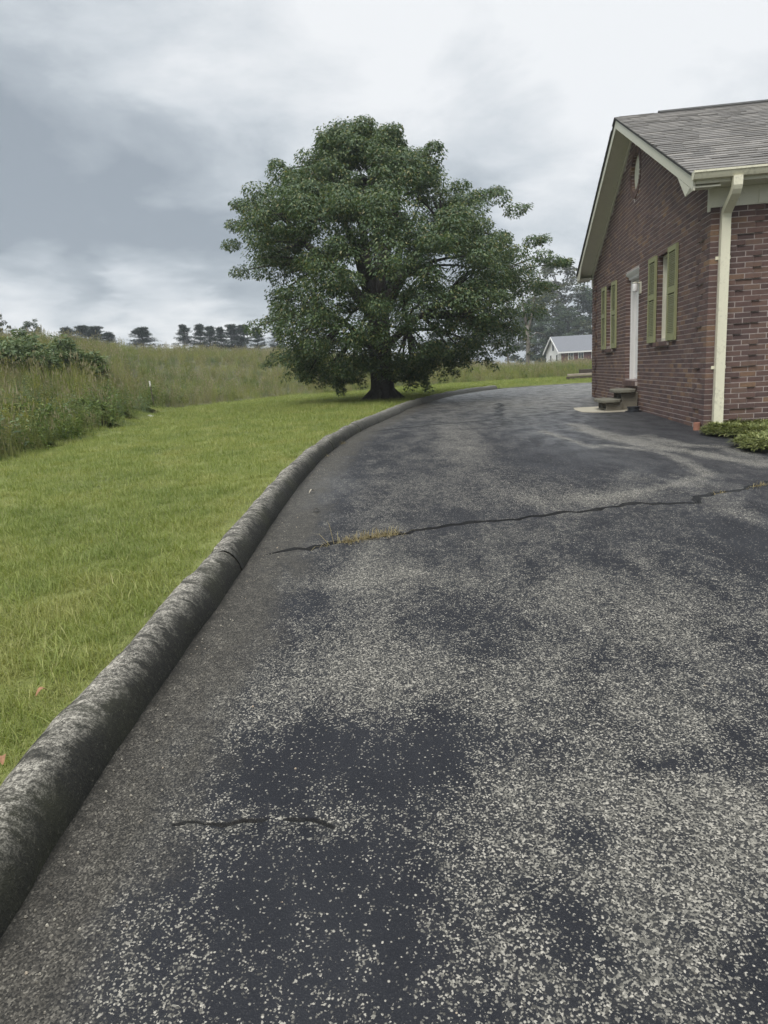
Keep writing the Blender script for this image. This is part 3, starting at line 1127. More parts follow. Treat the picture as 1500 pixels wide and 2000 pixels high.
# rank by size in the photograph
def vis_area(c, s):
    w = h2w(*c)
    if w.y < 0.5: return 0
    px, py = project(w)
    if not (-10 < px < 1510 and -10 < py < 2010): return 0
    d = (w).length
    fx = s[1] if s[0] == BD else s[0]
    if s[0] == BD:
        nrm = (Rz @ Vector((-1, 0, 0)))
    else:
        nrm = (Rz @ Vector((0, -1, 0)))
    cosv = max(0.0, (-w.normalized()).dot(nrm))
    return fx * s[2] * cosv / d ** 2


order = sorted(range(len(bricks)), key=lambda i: -vis_area(*bricks[i]))
single = set(i for i in order[:300])
ub = MB().box(-.5, .5, -.5, .5, -.5, .5)
brick_me = []
for (sx, sy) in ((BL, BD), (BD, BL)):
    o = mesh_obj('brick', [(v[0] * sx, v[1] * sy, v[2] * BH) for v in ub.v], ub.f, M_BRICK, link=False)
    brick_me.append((sx, sy, o.data))
    bpy.data.objects.remove(o)
rest = MB()
for i, (c, s) in enumerate(bricks):
    if i in single:
        k = 0 if s[0] != BD else 1
        sx, sy, me = brick_me[k]
        inst('brick', me, house, c, (jit(.004), jit(.004), jit(.004)), (s[0] / sx, s[1] / sy, s[2] / BH))
    else:
        rest.box(c[0] - s[0] / 2, c[0] + s[0] / 2, c[1] - s[1] / 2, c[1] + s[1] / 2, c[2] - s[2] / 2, c[2] + s[2] / 2)
for a in ring:
    # radial bricks, slightly proud
    r0, r1, hw = VR - 0.004, VR + 0.105, 0.030
    ca, sa = math.cos(a), math.sin(a)
    P = []
    for xx in (-0.012, 0.09):
        for rr, ww in ((r0, -hw * .92), (r1, -hw * 1.2), (r1, hw * 1.2), (r0, hw * .92)):
            P.append((xx, VC[0] + rr * ca - ww * sa, VC[1] + rr * sa + ww * ca))
    rest.add(P, [(0, 1, 2, 3), (7, 6, 5, 4), (0, 4, 5, 1), (1, 5, 6, 2), (2, 6, 7, 3), (3, 7, 4, 0)])
tag(rest.build('brickwork', M_BRICK, house), kind='stuff')

# ---- rowlock sills
def sill(y0, y1, z0, z1, xo, par):
    n = max(3, int((y1 - y0) / 0.0677))
    w = (y1 - y0) / n
    mbx = MB().box(xo + 0.008, 0.10, y0, y1, z0 + .006, z1 - .012)
    base = mbx.build('sill', M_MORTAR, par)
    for k in range(n):
        b = MB()
        ya, yb = y0 + k * w + 0.004, y0 + (k + 1) * w - 0.004
        b.prism([(xo, z0), (0.10, z0), (0.10, z1 + 0.012), (xo, z1 - 0.004)], 'y', ya, yb)
        b.build('brick', M_BRICK, base)
    return base


# ---- windows
for (y0, y1) in WINY:
    win = empty('window', (0, 0, 0), 0, house)
    f = MB()
    x0, x1 = 0.08, 0.17
    t_ = 0.045
    f.box(x0, x1, y0, y0 + t_, WZ0, WZ1).box(x0, x1, y1 - t_, y1, WZ0, WZ1).box(x0, x1, y0 + t_, y1 - t_, WZ1 - t_, WZ1).box(x0, x1, y0 + t_, y1 - t_, WZ0, WZ0 + 0.05)
    f.build('frame', M_CREAM, win)
    zm = (WZ0 + WZ1) / 2 + 0.0
    s = MB()
    a, b = y0 + t_, y1 - t_
    s.box(0.125, 0.15, a, a + .04, zm, WZ1 - t_).box(0.125, 0.15, b - .04, b, zm, WZ1 - t_).box(0.125, 0.15, a + .04, b - .04, zm - .02, zm + .035).box(0.125, 0.15, a + .04, b - .04, WZ1 - t_ - .04, WZ1 - t_)
    s.build('sash', M_CREAM, win)
    s = MB()
    s.box(0.155, 0.18, a, a + .04, WZ0 + .05, zm).box(0.155, 0.18, b - .04, b, WZ0 + .05, zm).box(0.155, 0.18, a + .04, b - .04, WZ0 + .05, WZ0 + .11).box(0.155, 0.18, a + .04, b - .04, zm - .03, zm)
    s.build('sash', M_CREAM, win)
    MB().box(0.135, 0.141, a + .04, b - .04, zm + .035, WZ1 - t_ - .04).build('pane', M_GLASS, win)
    MB().box(0.165, 0.171, a + .04, b - .04, WZ0 + .11, zm - .03).build('pane', M_GLASS, win)
    MB().box(0.20, 0.21, y0 + .002, y1 - .002, WZ0 + .002, WZ1 - .002).build('dark_backing', M_DARK, win)  # flat dark sheet standing in for the unlit room behind the glass
    sill(y0 - 0.06, y1 + 0.05, WZ0 - 0.075, WZ0 - 0.004, -0.045, house)

# ---- shutters with louvres
SW, SH_ = 0.46, WZ1 - WZ0 + 0.02
stile, railh = 0.055, 0.075
frame = MB()
frame.box(-.034, 0, 0, stile, 0, SH_).box(-.034, 0, SW - stile, SW, 0, SH_)
midz = SH_ * 0.535
for (a, b) in ((0, railh + .02), (midz - .04, midz + .045), (SH_ - railh, SH_)):
    frame.box(-.034, 0, stile, SW - stile, a, b)
fo_ = mesh_obj('shutter', frame.v, frame.f, M_GREEN, link=False)
sl = MB()
sl.prism([(-.031, -.010), (-.024, -.012), (-.007, .009), (-.012, .013)], 'y', stile, SW - stile)   # (x,z)
sl_o = mesh_obj('louver', sl.v, sl.f, M_GREEN, link=False)
lou_z = []
pitch = 0.0265
z = railh + .02 + .016
while z < midz - .055:
    lou_z.append(z); z += pitch
z = midz + .045 + .016
while z < SH_ - railh - .012:
    lou_z.append(z); z += pitch
for y0 in (1.395, 2.575, 5.755, 6.905):
    sh = inst('shutter', fo_.data, house, (-0.006, y0, WZ0 - 0.005))
    for z in lou_z:
        inst('louver', sl_o.data, sh, (0, 0, z))
bpy.data.objects.remove(fo_)
bpy.data.objects.remove(sl_o)

# ---- door
door = empty('door', (0, 0, 0), 0, house)
y0, y1 = DOORY
fr = MB()
for (xa, xb, t_) in ((0.108, 0.135, 0.055), (0.135, 0.215, 0.035)):
    fr.box(xa, xb, y0, y0 + t_, DZ0, DZ1 - .12).box(xa, xb, y1 - t_, y1, DZ0, DZ1 - .12).box(xa, xb, y0, y1, DZ1 - .12, DZ1 - .12 + 0.0 + .06)
fr.box(0.09, 0.108, y1 - 0.075, y1, DZ0, DZ1 - .12)
fr.build('frame', M_WHITE, door)
hd = MB()
hd.prism([(0.108, DZ1 - .13), (0.06, DZ1 - .12), (0.05, DZ1 - .08), (0.03, DZ1 - .065), (0.0, DZ1 - .03), (-0.012, DZ1 - .004), (0.108, DZ1 - .004)], 'y', y0 + .004, y1 - .004)
hd.build('crown_moulding', M_WHITE, door)
ds = MB()
ds.box(0.18, 0.22, y0 + .036, y1 - .036, DZ0 + .01, DZ1 - .13)
for (pa, pb) in ((0.16, 0.62), (0.78, 1.25), (1.40, 1.75)):
    for (qa, qb) in ((y0 + .14, (y0 + y1) / 2 - .05), ((y0 + y1) / 2 + .05, y1 - .14)):
        ds.box(0.172, 0.18, qa, qb, DZ0 + pa, DZ0 + pb)
ds.build('panel', M_WHITE, door)
MB().lathe([(.012, 0), (.012, .03), (.028, .04), (.028, .06), (.014, .068)], 0, 0, 12).build('knob', M_STEEL, door).matrix_local = Matrix.Translation((0.18, y0 + .10, 1.45)) @ Matrix.Rotation(-math.pi / 2, 4, 'Y')
sill(y0 - .02, y1 + .0, 0.415, 0.512, -0.05, house)

# ---- wall lamp
lamp = empty('wall_lamp', (0, 3.70, 0), 0, house)
MB().box(-.02, 0.0, -.05, .05, 2.06, 2.26).build('backplate', M_CREAM, lamp)
MB().box(-.10, -.02, -.015, .015, 2.235, 2.255).build('bracket', M_CREAM, lamp)
MB().lathe([(.03, 2.262), (.05, 2.255), (.05, 2.24), (.045, 2.236)], -.10, 0, 16).build('cap', M_CREAM, lamp)
MB().lathe([(.040, 2.236), (.046, 2.21), (.046, 2.11), (.040, 2.095), (.015, 2.09)], -.10, 0, 16).build('glass_jar', M_WHITE, lamp, smooth=True)

# ---- gable vent
ven = MB()
pr = [(VC[0] + (VR - .003) * math.cos(2 * math.pi * k / 40), VC[1] + (VR - .003) * math.sin(2 * math.pi * k / 40)) for k in range(40)]
ven.prism(pr, 'x', 0.055, 0.125)
ven.build('gable_vent', M_CREAM, house)
# ---- roof
XO, EO = -0.34, 0.35      # gable overhang, eave overhang
roof = MB()
tk = 0.035
yA, yB = -EO, LY + EO
roof.prism([(yA, zroof(yA) - tk), (4.35, zroof(4.35) - tk), (yB, zroof(yB) - tk), (yB, zroof(yB)), (4.35, zroof(4.35)), (yA, zroof(yA))], 'x', XO - .02, LX + .34)
M_UNDER = painted('roof_deck', (.05, .048, .045), 0.9, 0.2, 0.2)
roof_o = roof.build('roof', M_UNDER, house)
sang = math.atan(0.456)
slen = math.hypot(4.35 + EO, 0.456 * (4.35 + EO))
exp_ = 0.142
shing = []
for side in (0, 1):
    r = 0
    while r * exp_ < slen - 0.02:
        x = XO - 0.03 - random.uniform(0, .3)
        while x < LX + .34:
            w = random.choice((.16, .22, .28, .33))
            xa, xb = max(x, XO - .03), min(x + w, LX + .35)
            x += w
            if xb - xa < .03: continue
            shing.append((side, r, xa, xb - .004, random.choice((.007, .007, .012))))
        r += 1
ca, sa = math.cos(sang), math.sin(sang)


def shing_verts(side, r, xa, xb, th):
    s0, s1 = r * exp_ - 0.02, r * exp_ + exp_ + 0.03
    s1 = min(s1, slen)
    P = []
    for s, t0, t1 in ((s0, 0.004, 0.004 + th + .004), (s1, 0.0, 0.003)):
        for t_ in (t0, t1):
            y = -EO + s * ca - t_ * sa
            z = zroof(-EO) + s * sa + t_ * ca
            if side: y = LY - y
            P.append((y, z))
    (a, b, c, d) = P  # front bottom, front top, back bottom, back top
    V = [(xa, *a), (xb, *a), (xb, *b), (xa, *b), (xa, *c), (xb, *c), (xb, *d), (xa, *d)]
    Fs = [(0, 1, 2, 3), (3, 2, 6, 7), (0, 3, 7, 4), (1, 5, 6, 2), (4, 7, 6, 5)]
    if side: Fs = [f[::-1] for f in Fs]
    return V, Fs


def sh_area(q):
    side, r, xa, xb, th = q
    if side: return 0
    V, _ = shing_verts(*q)
    w = h2w(*V[3])
    px, py = project(w)
    w2 = h2w(*V[2])
    px2, py2 = project(w2)
    if px > 1500 or px2 < 0 or py < 0: return 0
    return (px2 - px) * 1.0


o_sh = sorted(range(len(shing)), key=lambda i: -sh_area(shing[i]))
ssing = set(o_sh[:300])
rs_ = MB()
for i, q in enumerate(shing):
    V, Fs = shing_verts(*q)
    if i in ssing:
        cx = Vector(V[0])
        o = mesh_obj('shingle', [tuple(Vector(v) - cx) for v in V], Fs, M_SHING, roof_o)
        o.location = cx
    else:
        rs_.add(V, Fs)
tag(rs_.build('shingles', M_SHING, roof_o), kind='stuff')
rv = MB()
rv.prism([(4.35 - .13, zroof(4.22) + .012), (4.35 - .13, zroof(4.22) + .035), (4.35, zroof(4.35) + .04), (4.48, zroof(4.48) + .035), (4.48, zroof(4.48) + .012), (4.35, zroof(4.35) + .014)], 'x', 0.39, LX)
rv.build('ridge_vent', M_UNDER, roof_o)
# rake boards
def rake(y_from, y_to, x0, x1, top, bot, name, mat=M_CREAM, par=None):
    b = MB()
    b.prism([(y_from, zroof(y_from) - bot), (y_to, zroof(y_to) - bot), (y_to, zroof(y_to) - top), (y_from, zroof(y_from) - top)], 'x', x0, x1)
    return b.build(name, mat, par or house)


for (a, b) in ((-EO + .005, 4.348), (4.352, LY + EO - .005)):
    rake(a, b, XO, XO + .022, tk + .002, 0.185, 'rake_board')
    rake(a, b, XO + .024, -.026, 0.15, 0.165, 'rake_soffit')
    rake(max(a, 0.0), min(b, LY), -.025, 0.0, 0.168, 0.26, 'frieze_trim')
# pork-chop returns at the eaves
for side in (0, 1):
    fy = (lambda y: y) if side == 0 else (lambda y: LY - y)
    q = [(fy(-EO + .006), zroof(-EO) - .19), (fy(-EO + .006), 2.925), (fy(-.20), 2.925), (fy(-.02), 2.86), (fy(.33), zroof(.33) - .19)]
    if side: q = q[::-1]
    MB().prism(q, 'x', XO + .001, XO + .021).build('eave_return', M_CREAM, house)
    MB().box(XO + .024, -.002, min(fy(-EO + .03), fy(-.002)), max(fy(-EO + .03), fy(-.002)), 2.926, 2.94).build('return_soffit', M_CREAM, house)
for side in (0, 1):
    fy = (lambda y: y) if side == 0 else (lambda y: LY - y)
    Y = lambda a, b: (min(fy(a), fy(b)), max(fy(a), fy(b)))
    MB().box(XO + .024, LX + .3, *Y(-EO, -EO + .022), 2.925, zroof(-EO) - tk - .002).build('fascia', M_CREAM, house)
    MB().box(0.0, LX + .3, *Y(-EO + .024, -.034), 2.93, 2.945).build('soffit', M_CREAM, house)
    MB().box(-.035, LX + .02, *Y(-.032, -.001), 2.705, 2.928).build('frieze_board', M_CREAM, house)
MB().box(-.060, -.036, -.034, 0.015, 2.66, 2.927).build('frieze_end', M_CREAM, house)
MB().box(0.525, 3.4, -.040, -.0325, 2.72, 2.87).build('frieze_panel', M_CREAM, house)
# gutter
gprof = [(-EO - .003, 3.02), (-EO - .003, 2.965), (-EO - .075, 2.965), (-EO - .09, 2.99), (-EO - .105, 3.02), (-EO - .118, 3.03), (-EO - .118, 3.052), (-EO - .106, 3.052), (-EO - .10, 3.03), (-EO - .088, 3.015), (-EO - .07, 2.975), (-EO - .012, 2.975), (-EO - .012, 3.02)]
g = MB()
n = len(gprof)
gl = [(XO - .02, *p) for p in gprof] + [(LX + .3, *p) for p in gprof]
g.add(gl, [(i, n + i, n + (i + 1) % n, (i + 1) % n) for i in range(n)])
gut = g.build('gutter', M_DOWN, house)
MB().prism([(-EO - .004, 3.045), (-EO - .004, 2.962), (-EO - .077, 2.962), (-EO - .12, 3.028), (-EO - .12, 3.056)], 'x', XO - .026, XO - .0205).build('end_cap', M_DOWN, gut)


def rect_tube(path, wx, wd, mb):
    """rectangular downpipe swept along a path in the y-z plane at fixed x"""
    rings = []
    P = [Vector(p) for p in path]
    for i, p in enumerate(P):
        d = (P[min(i + 1, len(P) - 1)] - P[max(i - 1, 0)]).normalized()
        nn = Vector((0, -d.z, d.y)).normalized()
        rings.append([p + Vector((-wx / 2, 0, 0)) - nn * wd / 2, p + Vector((-wx / 6, 0, 0)) - nn * wd / 2 * .93, p + Vector((wx / 6, 0, 0)) - nn * wd / 2 * .93, p + Vector((wx / 2, 0, 0)) - nn * wd / 2,
                      p + Vector((wx / 2, 0, 0)) + nn * wd / 2, p + Vector((wx / 6, 0, 0)) + nn * wd / 2 * .9, p + Vector((-wx / 6, 0, 0)) + nn * wd / 2 * .9, p + Vector((-wx / 2, 0, 0)) + nn * wd / 2])
    k = 8
    vs = [v for r in rings for v in r]
    fs = [(i * k + j, i * k + (j + 1) % k, (i + 1) * k + (j + 1) % k, (i + 1) * k + j) for i in range(len(P) - 1) for j in range(k)]
    fs += [tuple(range(k))[::-1], tuple(range((len(P) - 1) * k, len(P) * k))]
    mb.add(vs, fs)


ds_root = empty('downspout', (0, 0, 0), 0, house)
dx = 0.135
mb = MB()
rect_tube([(dx, -EO - .06, 2.965), (dx, -EO - .06, 2.865), (dx, -EO - .045, 2.835), (dx, -EO - .02, 2.80), (dx, -.105, 2.64), (dx, -.085, 2.61), (dx, -.075, 2.565), (dx, -.075, 2.42)], .105, .072, mb)
mb.build('elbow', M_DOWN, ds_root)
mb = MB()
rect_tube([(dx, -.075, 2.425), (dx, -.075, .36)], .110, .077, mb)
mb.build('pipe', M_DOWN, ds_root)
mb = MB()
rect_tube([(dx, -.075, .365), (dx, -.075, -.085)], .115, .082, mb)
mb.build('pipe', M_DOWN, ds_root)
for z in (2.1, .75):
    MB().box(dx - .09, dx + .09, -.035, -.023, z - .02, z + .02).build('strap', M_DOWN, ds_root)

# ================================================================== things by the house
def house_thing(name, label, cat, x, y, zl, group=None, rz=0.0):
    o = empty(name, h2w(x, y, zl), -HTH + rz)
    tag(o, label, cat, group)
    return o


def block(mb, sx, sy, sz, w=.032):
    """hollow block lying on its side: two square cells run through along x"""
    mb.box(0, sx, 0, sy, 0, w).box(0, sx, 0, sy, sz - w, sz)
    for a in (0, sy / 2 - w / 2, sy - w):
        mb.box(0, sx, a, a + w, w, sz - w)


gb = -0.012
pad = MB()
pad.prism([(-1.0, 5.0), (-1.06, 4.3), (-1.02, 3.75), (-.85, 3.55), (-.55, 3.48), (-.02, 3.46), (-.02, 5.05)], 'z', gb - .06, gb + .012)
o = pad.build('concrete_pad', M_PAD, None)
o.location, o.rotation_euler = HC, (0, 0, -HTH)
tag(o, 'pale concrete pad on the asphalt under the door steps', 'pad')
pz = gb + .0125
specs = [('lower hollow concrete block standing on the pale pad before the door', -.60, 3.62, pz, .28, .78, .15),
         ('hollow concrete block at the brick wall carrying the upper step', -.30, 3.74, pz + .162, .29, .74, .15)]
for lb, x, y, z, sx, sy, sz in specs:
    r = house_thing('concrete_block', lb, 'block', x, y, z, 'hollow blocks of the door steps')
    mb = MB()
    block(mb, sx, sy, sz)
    mb.build('shell', M_BLOCK, r, bevel=.003)
r = house_thing('base_block', 'plain grey block beneath the upper step against the brick wall', 'block', -.30, 3.74, pz)
MB().box(0, .285, 0, .74, 0, .16).build('body', M_BLOCK, r, bevel=.004)
def slab(name, lb, x, y, z, sx, sy, sz):
    n = 14
    P = []
    for k in range(n):
        a = 2 * math.pi * k / n
        rx = sx / 2 * min(1.0, 1 / max(abs(math.cos(a)), abs(math.sin(a))) * .86) * random.uniform(.93, 1.03)
        ry = sy / 2 * min(1.0, 1 / max(abs(math.cos(a)), abs(math.sin(a))) * .86) * random.uniform(.95, 1.03)
        P.append((sx / 2 + rx * 1.15 * math.cos(a), sy / 2 + ry * 1.15 * math.sin(a)))
    mb = MB().prism(P, 'z', 0, sz)
    o = mb.build(name, M_SLATE, None, bevel=.006)
    o.location, o.rotation_euler = h2w(x, y, z), (jit(.008), jit(.008), -HTH)
    tag(o, lb, 'stone slab')
slab('step_slab', 'weathered stone slab forming the lower door step', -.72, 3.50, pz + .151, .42, .95, .05)
slab('step_slab', 'weathered stone slab forming the upper step under the door sill', -.43, 3.60, pz + .314, .42, .92, .05)
r = house_thing('round_tray', 'black round plastic tray beside the block steps at the wall', 'tray', -.155, 3.42, gb - .01)
MB().lathe([(.14, .0), (.145, .015), (.10, .02), (.105, .075), (.118, .08), (.118, .09), (.098, .09), (.09, .03)], 0, 0, 20).build('tray_body', M_RUBBER, r)
r = house_thing('clay_stub', 'small clay stub standing at the foot of the house corner', 'clay pipe', -.06, .12, -.09)
MB().lathe([(.045, 0), (.045, .12), (.034, .125), (.03, .10)], 0, 0, 14).build('pipe', M_TERRA, r)

# planting bed at the corner: mulch and two creeping junipers
def bed():
    P = [h2w(-.10, -.02, 0), h2w(-.16, -.30, 0), h2w(.05, -.75, 0), h2w(.25, -1.35, 0), h2w(.45, -2.1, 0), h2w(1.2, -2.6, 0), h2w(6, -2.6, 0), h2w(6, -.02, 0)]
    C2 = [(p.x, p.y) for p in P]
    ctr = np.mean(C2, axis=0)
    V, Fs = [], []
    n = len(C2)
    for s, dz in ((1.0, -.02), (.97, .035), (.6, .06), (0.02, .07)):
        for q in C2:
            x, y = ctr + (np.array(q) - ctr) * s
            V.append((x, y, rz_(x, y) + dz))
    for i in range(3):
        for j in range(n):
            Fs.append((i * n + j, i * n + (j + 1) % n, (i + 1) * n + (j + 1) % n, (i + 1) * n + j))
    Fs.append(tuple(range(3 * n, 4 * n)))
    o = mesh_obj('planting_bed', V, Fs, M_MULCH)
    tag(o, 'dark mulch bed along the front of the brick house', kind='structure')


bed()


def sprays(centers, n, size, mat, name, flat=0.35, parent=None, leafw=.25):
    """low feathery sprays: each is a fan of thin curved strips"""
    V, Fs = [], []
    for (cx, cy, cz, rx, ry) in centers:
        for k in range(n):
            a = rng.uniform(0, 2 * math.pi)
            rr = math.sqrt(rng.uniform(0, 1))
            p = Vector((cx + rx * rr * math.cos(a), cy + ry * rr * math.sin(a), cz + size * .55 * (1 - rr * rr) + rng.uniform(0, size * .25)))
            d = Vector((math.cos(a + rng.normal(0, .8)), math.sin(a + rng.normal(0, .8)), rng.uniform(-.1, .6))).normalized()
            sd = d.cross(Vector((0, 0, 1))).normalized()
            l = size * rng.uniform(.5, 1.2)
            for q in range(3):
                dd_ = (d + sd * rng.uniform(-.6, .6) + Vector((0, 0, rng.uniform(-.2, .3)))).normalized()
                b = len(V)
                w = size * .05 * rng.uniform(.6, 1.4)
                V += [tuple(p - sd * w), tuple(p + sd * w), tuple(p + dd_ * l * .6 + sd * w), tuple(p + dd_ * l * .6 - sd * w), tuple(p + dd_ * l - Vector((0, 0, l * .15)))]
                Fs += [(b, b + 1, b + 2, b + 3), (b + 3, b + 2, b + 4)]
    return mesh_obj(name, V, Fs, mat, parent)


def juniper(label, pts, h):
    c0 = pts[0]
    r = empty('creeping_juniper', (c0[0], c0[1], rz_(c0[0], c0[1])))
    tag(r, label, 'shrub')
    cs = [(x - c0[0], y - c0[1], rz_(x, y) - rz_(c0[0], c0[1]) + .03, a, b) for x, y, a, b in pts]
    sprays(cs, 620, h * .62, M_JUN, 'foliage', parent=r)
    mb = MB()
    for (x, y, z, a, b) in cs:
        mb.tube([(0, 0, .0), (x * .5, y * .5, z + .02), (x + .02, y, z + .04)], [.012, .01, .006], 5)
    mb.build('stem', M_BARK, r)


def pxy(x, y):
    p = h2w(x, y, 0)
    return p.x, p.y


def jl(items):
    return [(*hit(px, py)[:2], a, b) for px, py, a, b in items]


juniper('low green creeping juniper against the front wall by the downspout', jl([(1440, 850, .30, .28), (1412, 848, .22, .20), (1396, 848, .12, .10), (1480, 852, .34, .34), (1425, 838, .3, .3), (1470, 838, .34, .34), (1510, 842, .36, .34), (1560, 845, .4, .4)]), .17)
juniper('low green creeping juniper in the mulch at the edge of the drive', jl([(1478, 872, .22, .20), (1505, 868, .26, .26), (1500, 880, .22, .22), (1550, 872, .4, .36)]), .17)

# ================================================================== vegetation sources
hidden = bpy.data.collections.new('scatter_sources')


def blade_clump(name, n, rad, h0, h1, w, mat, lean=.5, curve=.5, seg=2, head=None, headmat=None):
    V, Fs, Mi = [], [], []
    for k in range(n):
        a = rng.uniform(0, 2 * math.pi)
        rr = rad * math.sqrt(rng.uniform(0, 1))
        p = Vector((rr * math.cos(a), rr * math.sin(a), -.01))
        b2 = rng.uniform(0, 2 * math.pi)
        ln = abs(rng.normal(0, lean))
        d = Vector((math.cos(b2) * ln, math.sin(b2) * ln, 1)).normalized()
        sd = Vector((math.sin(b2), -math.cos(b2), 0))
        if rng.uniform() < .5:
            sd = Vector((math.cos(b2 + 1), math.sin(b2 + 1), 0))
        h = rng.uniform(h0, h1)
        ww = w * rng.uniform(.6, 1.3)
        b = len(V)
        prev = None
        for s in range(seg + 1):
            t = s / seg
            q = p + d * h * t + Vector((math.cos(b2), math.sin(b2), 0)) * curve * h * t * t * ln + Vector((0, 0, -.35 * curve * h * t * t * ln))
            wd = ww * (1 - t) ** .7
            if s == seg:
                V.append(tuple(q))
                Fs.append((prev[0], prev[1], len(V) - 1)); Mi.append(0)
            else:
                V += [tuple(q - sd * wd / 2), tuple(q + sd * wd / 2)]
                cur = (len(V) - 2, len(V) - 1)
                if prev: Fs.append((prev[0], prev[1], cur[1], cur[0])); Mi.append(0)
                prev = cur
        if head and rng.uniform() < head[0]:
            tip = Vector(V[-1])
            hl, hw = head[1] * rng.uniform(.7, 1.3), head[2] * rng.uniform(.7, 1.3)
            for e in range(2):
                e1 = Vector((math.cos(b2 + e * 1.57), math.sin(b2 + e * 1.57), 0))
                b = len(V)
                V += [tuple(tip - Vector((0, 0, hl * .4))), tuple(tip + e1 * hw), tuple(tip + Vector((0, 0, hl * .6)) + d * .02), tuple(tip - e1 * hw)]
                Fs.append((b, b + 1, b + 2, b + 3)); Mi.append(1)
    me = bpy.data.meshes.new(name)
    me.from_pydata(V, [], Fs)
    me.materials.append(mat)
    if headmat: me.materials.append(headmat)
    me.polygons.foreach_set('material_index', Mi)
    me.update()
    o = bpy.data.objects.new(name, me)
    return o


def leafy_clump(name, n, rad, h, size, mat, hm=None):
    V, Fs, Mi = [], [], []
    for k in range(n):
        a = rng.uniform(0, 2 * math.pi)
        rr = rad * math.sqrt(rng.uniform(0, 1))
        st = Vector((rr * math.cos(a), rr * math.sin(a), 0))
        top = st + Vector((rng.normal(0, .12), rng.normal(0, .12), 1)) * h * rng.uniform(.6, 1.05)
        # stem
        b = len(V)
        sd = Vector((math.cos(a), math.sin(a), 0)) * size * .06
        V += [tuple(st - sd), tuple(st + sd), tuple(top)]
        Fs.append((b, b + 1, b + 2)); Mi.append(0)
        m_ = 14
        for j in range(m_):
            t = (j + 1) / m_
            q = st.lerp(top, .15 + .85 * t)
            b2 = rng.uniform(0, 6.28)
            d = Vector((math.cos(b2), math.sin(b2), rng.uniform(-.3, .7))).normalized()
            s_ = d.cross(Vector((0, 0, 1))).normalized()
            l = size * (1.15 - .6 * t) * rng.uniform(.7, 1.2)
            b = len(V)
            V += [tuple(q), tuple(q + d * l * .5 + s_ * l * .2), tuple(q + d * l - Vector((0, 0, l * .2))), tuple(q + d * l * .5 - s_ * l * .2)]
            Fs.append((b, b + 1, b + 2, b + 3)); Mi.append(0)
        if hm:
            for j in range(9):
                q = top - Vector((0, 0, 1)) * h * .12 * rng.uniform(0, 1)
                b2 = rng.uniform(0, 6.28)
                d = Vector((math.cos(b2), math.sin(b2), rng.uniform(.1, .9))).normalized()
                s_ = d.cross(Vector((0, 0, 1))).normalized()
                l = size * .55
                b = len(V)
                V += [tuple(q - s_ * l * .12), tuple(q + s_ * l * .12), tuple(q + d * l)]
                Fs.append((b, b + 1, b + 2)); Mi.append(1)
    me = bpy.data.meshes.new(name)
    me.from_pydata(V, [], Fs)
    me.materials.append(mat)
    if hm: me.materials.append(hm)
    me.polygons.foreach_set('material_index', Mi)
    me.update()
    return bpy.data.objects.new(name, me)


def source_collection(name, objs):
    c = bpy.data.collections.new(name)
    for o in objs: c.objects.link(o)
    return c


def scatter(name, V, Fq, dens, scale, coll, label, tilt=.25, smin=.75, smax=1.25, seed=1):
    """one 'stuff' object: geometry nodes spread the clumps of a collection over a piece of ground"""
    o = mesh_obj(name, V, Fq)
    for nm, arr in (('dens', dens), ('size', scale)):
        a = o.data.attributes.new(nm, 'FLOAT', 'POINT')
        a.data.foreach_set('value', np.asarray(arr, dtype=np.float32))
    ng = bpy.data.node_groups.new(name, 'GeometryNodeTree')
    ng.interface.new_socket('Geometry', in_out='INPUT', socket_type='NodeSocketGeometry')
    ng.interface.new_socket('Geometry', in_out='OUTPUT', socket_type='NodeSocketGeometry')
    gi, go = ng.nodes.new('NodeGroupInput'), ng.nodes.new('NodeGroupOutput')
    dp = ng.nodes.new('GeometryNodeDistributePointsOnFaces')
    dp.inputs['Seed'].default_value = seed
    na = ng.nodes.new('GeometryNodeInputNamedAttribute'); na.data_type = 'FLOAT'; na.inputs['Name'].default_value = 'dens'
    nb_ = ng.nodes.new('GeometryNodeInputNamedAttribute'); nb_.data_type = 'FLOAT'; nb_.inputs['Name'].default_value = 'size'
    ci = ng.nodes.new('GeometryNodeCollectionInfo')
    ci.inputs['Collection'].default_value = coll
    ci.inputs['Separate Children'].default_value = True
    ci.inputs['Reset Children'].default_value = True
    ip = ng.nodes.new('GeometryNodeInstanceOnPoints')
    ip.inputs['Pick Instance'].default_value = True
    rv_ = ng.nodes.new('FunctionNodeRandomValue'); rv_.data_type = 'FLOAT_VECTOR'
    rv_.inputs[0].default_value = (-tilt, -tilt, 0)
    rv_.inputs[1].default_value = (tilt, tilt, 6.283)
    rs2 = ng.nodes.new('FunctionNodeRandomValue'); rs2.data_type = 'FLOAT'
    rs2.inputs[2].default_value = smin
    rs2.inputs[3].default_value = smax
    rs2.inputs['Seed'].default_value = 5
    mul = ng.nodes.new('ShaderNodeMath'); mul.operation = 'MULTIPLY'
    lk = ng.links.new
    lk(gi.outputs[0], dp.inputs['Mesh'])
    lk(na.outputs[0], dp.inputs['Density'])
    lk(dp.outputs['Points'], ip.inputs['Points'])
    lk(ci.outputs[0], ip.inputs['Instance'])
    lk(rv_.outputs[0], ip.inputs['Rotation'])
    lk(rs2.outputs[1], mul.inputs[0])
    lk(nb_.outputs[0], mul.inputs[1])
    lk(mul.outputs[0], ip.inputs['Scale'])
    lk(ip.outputs[0], go.inputs[0])
    md = o.modifiers.new('scatter', 'NODES')
    md.node_group = ng
    tag(o, label, kind='stuff')
    return o


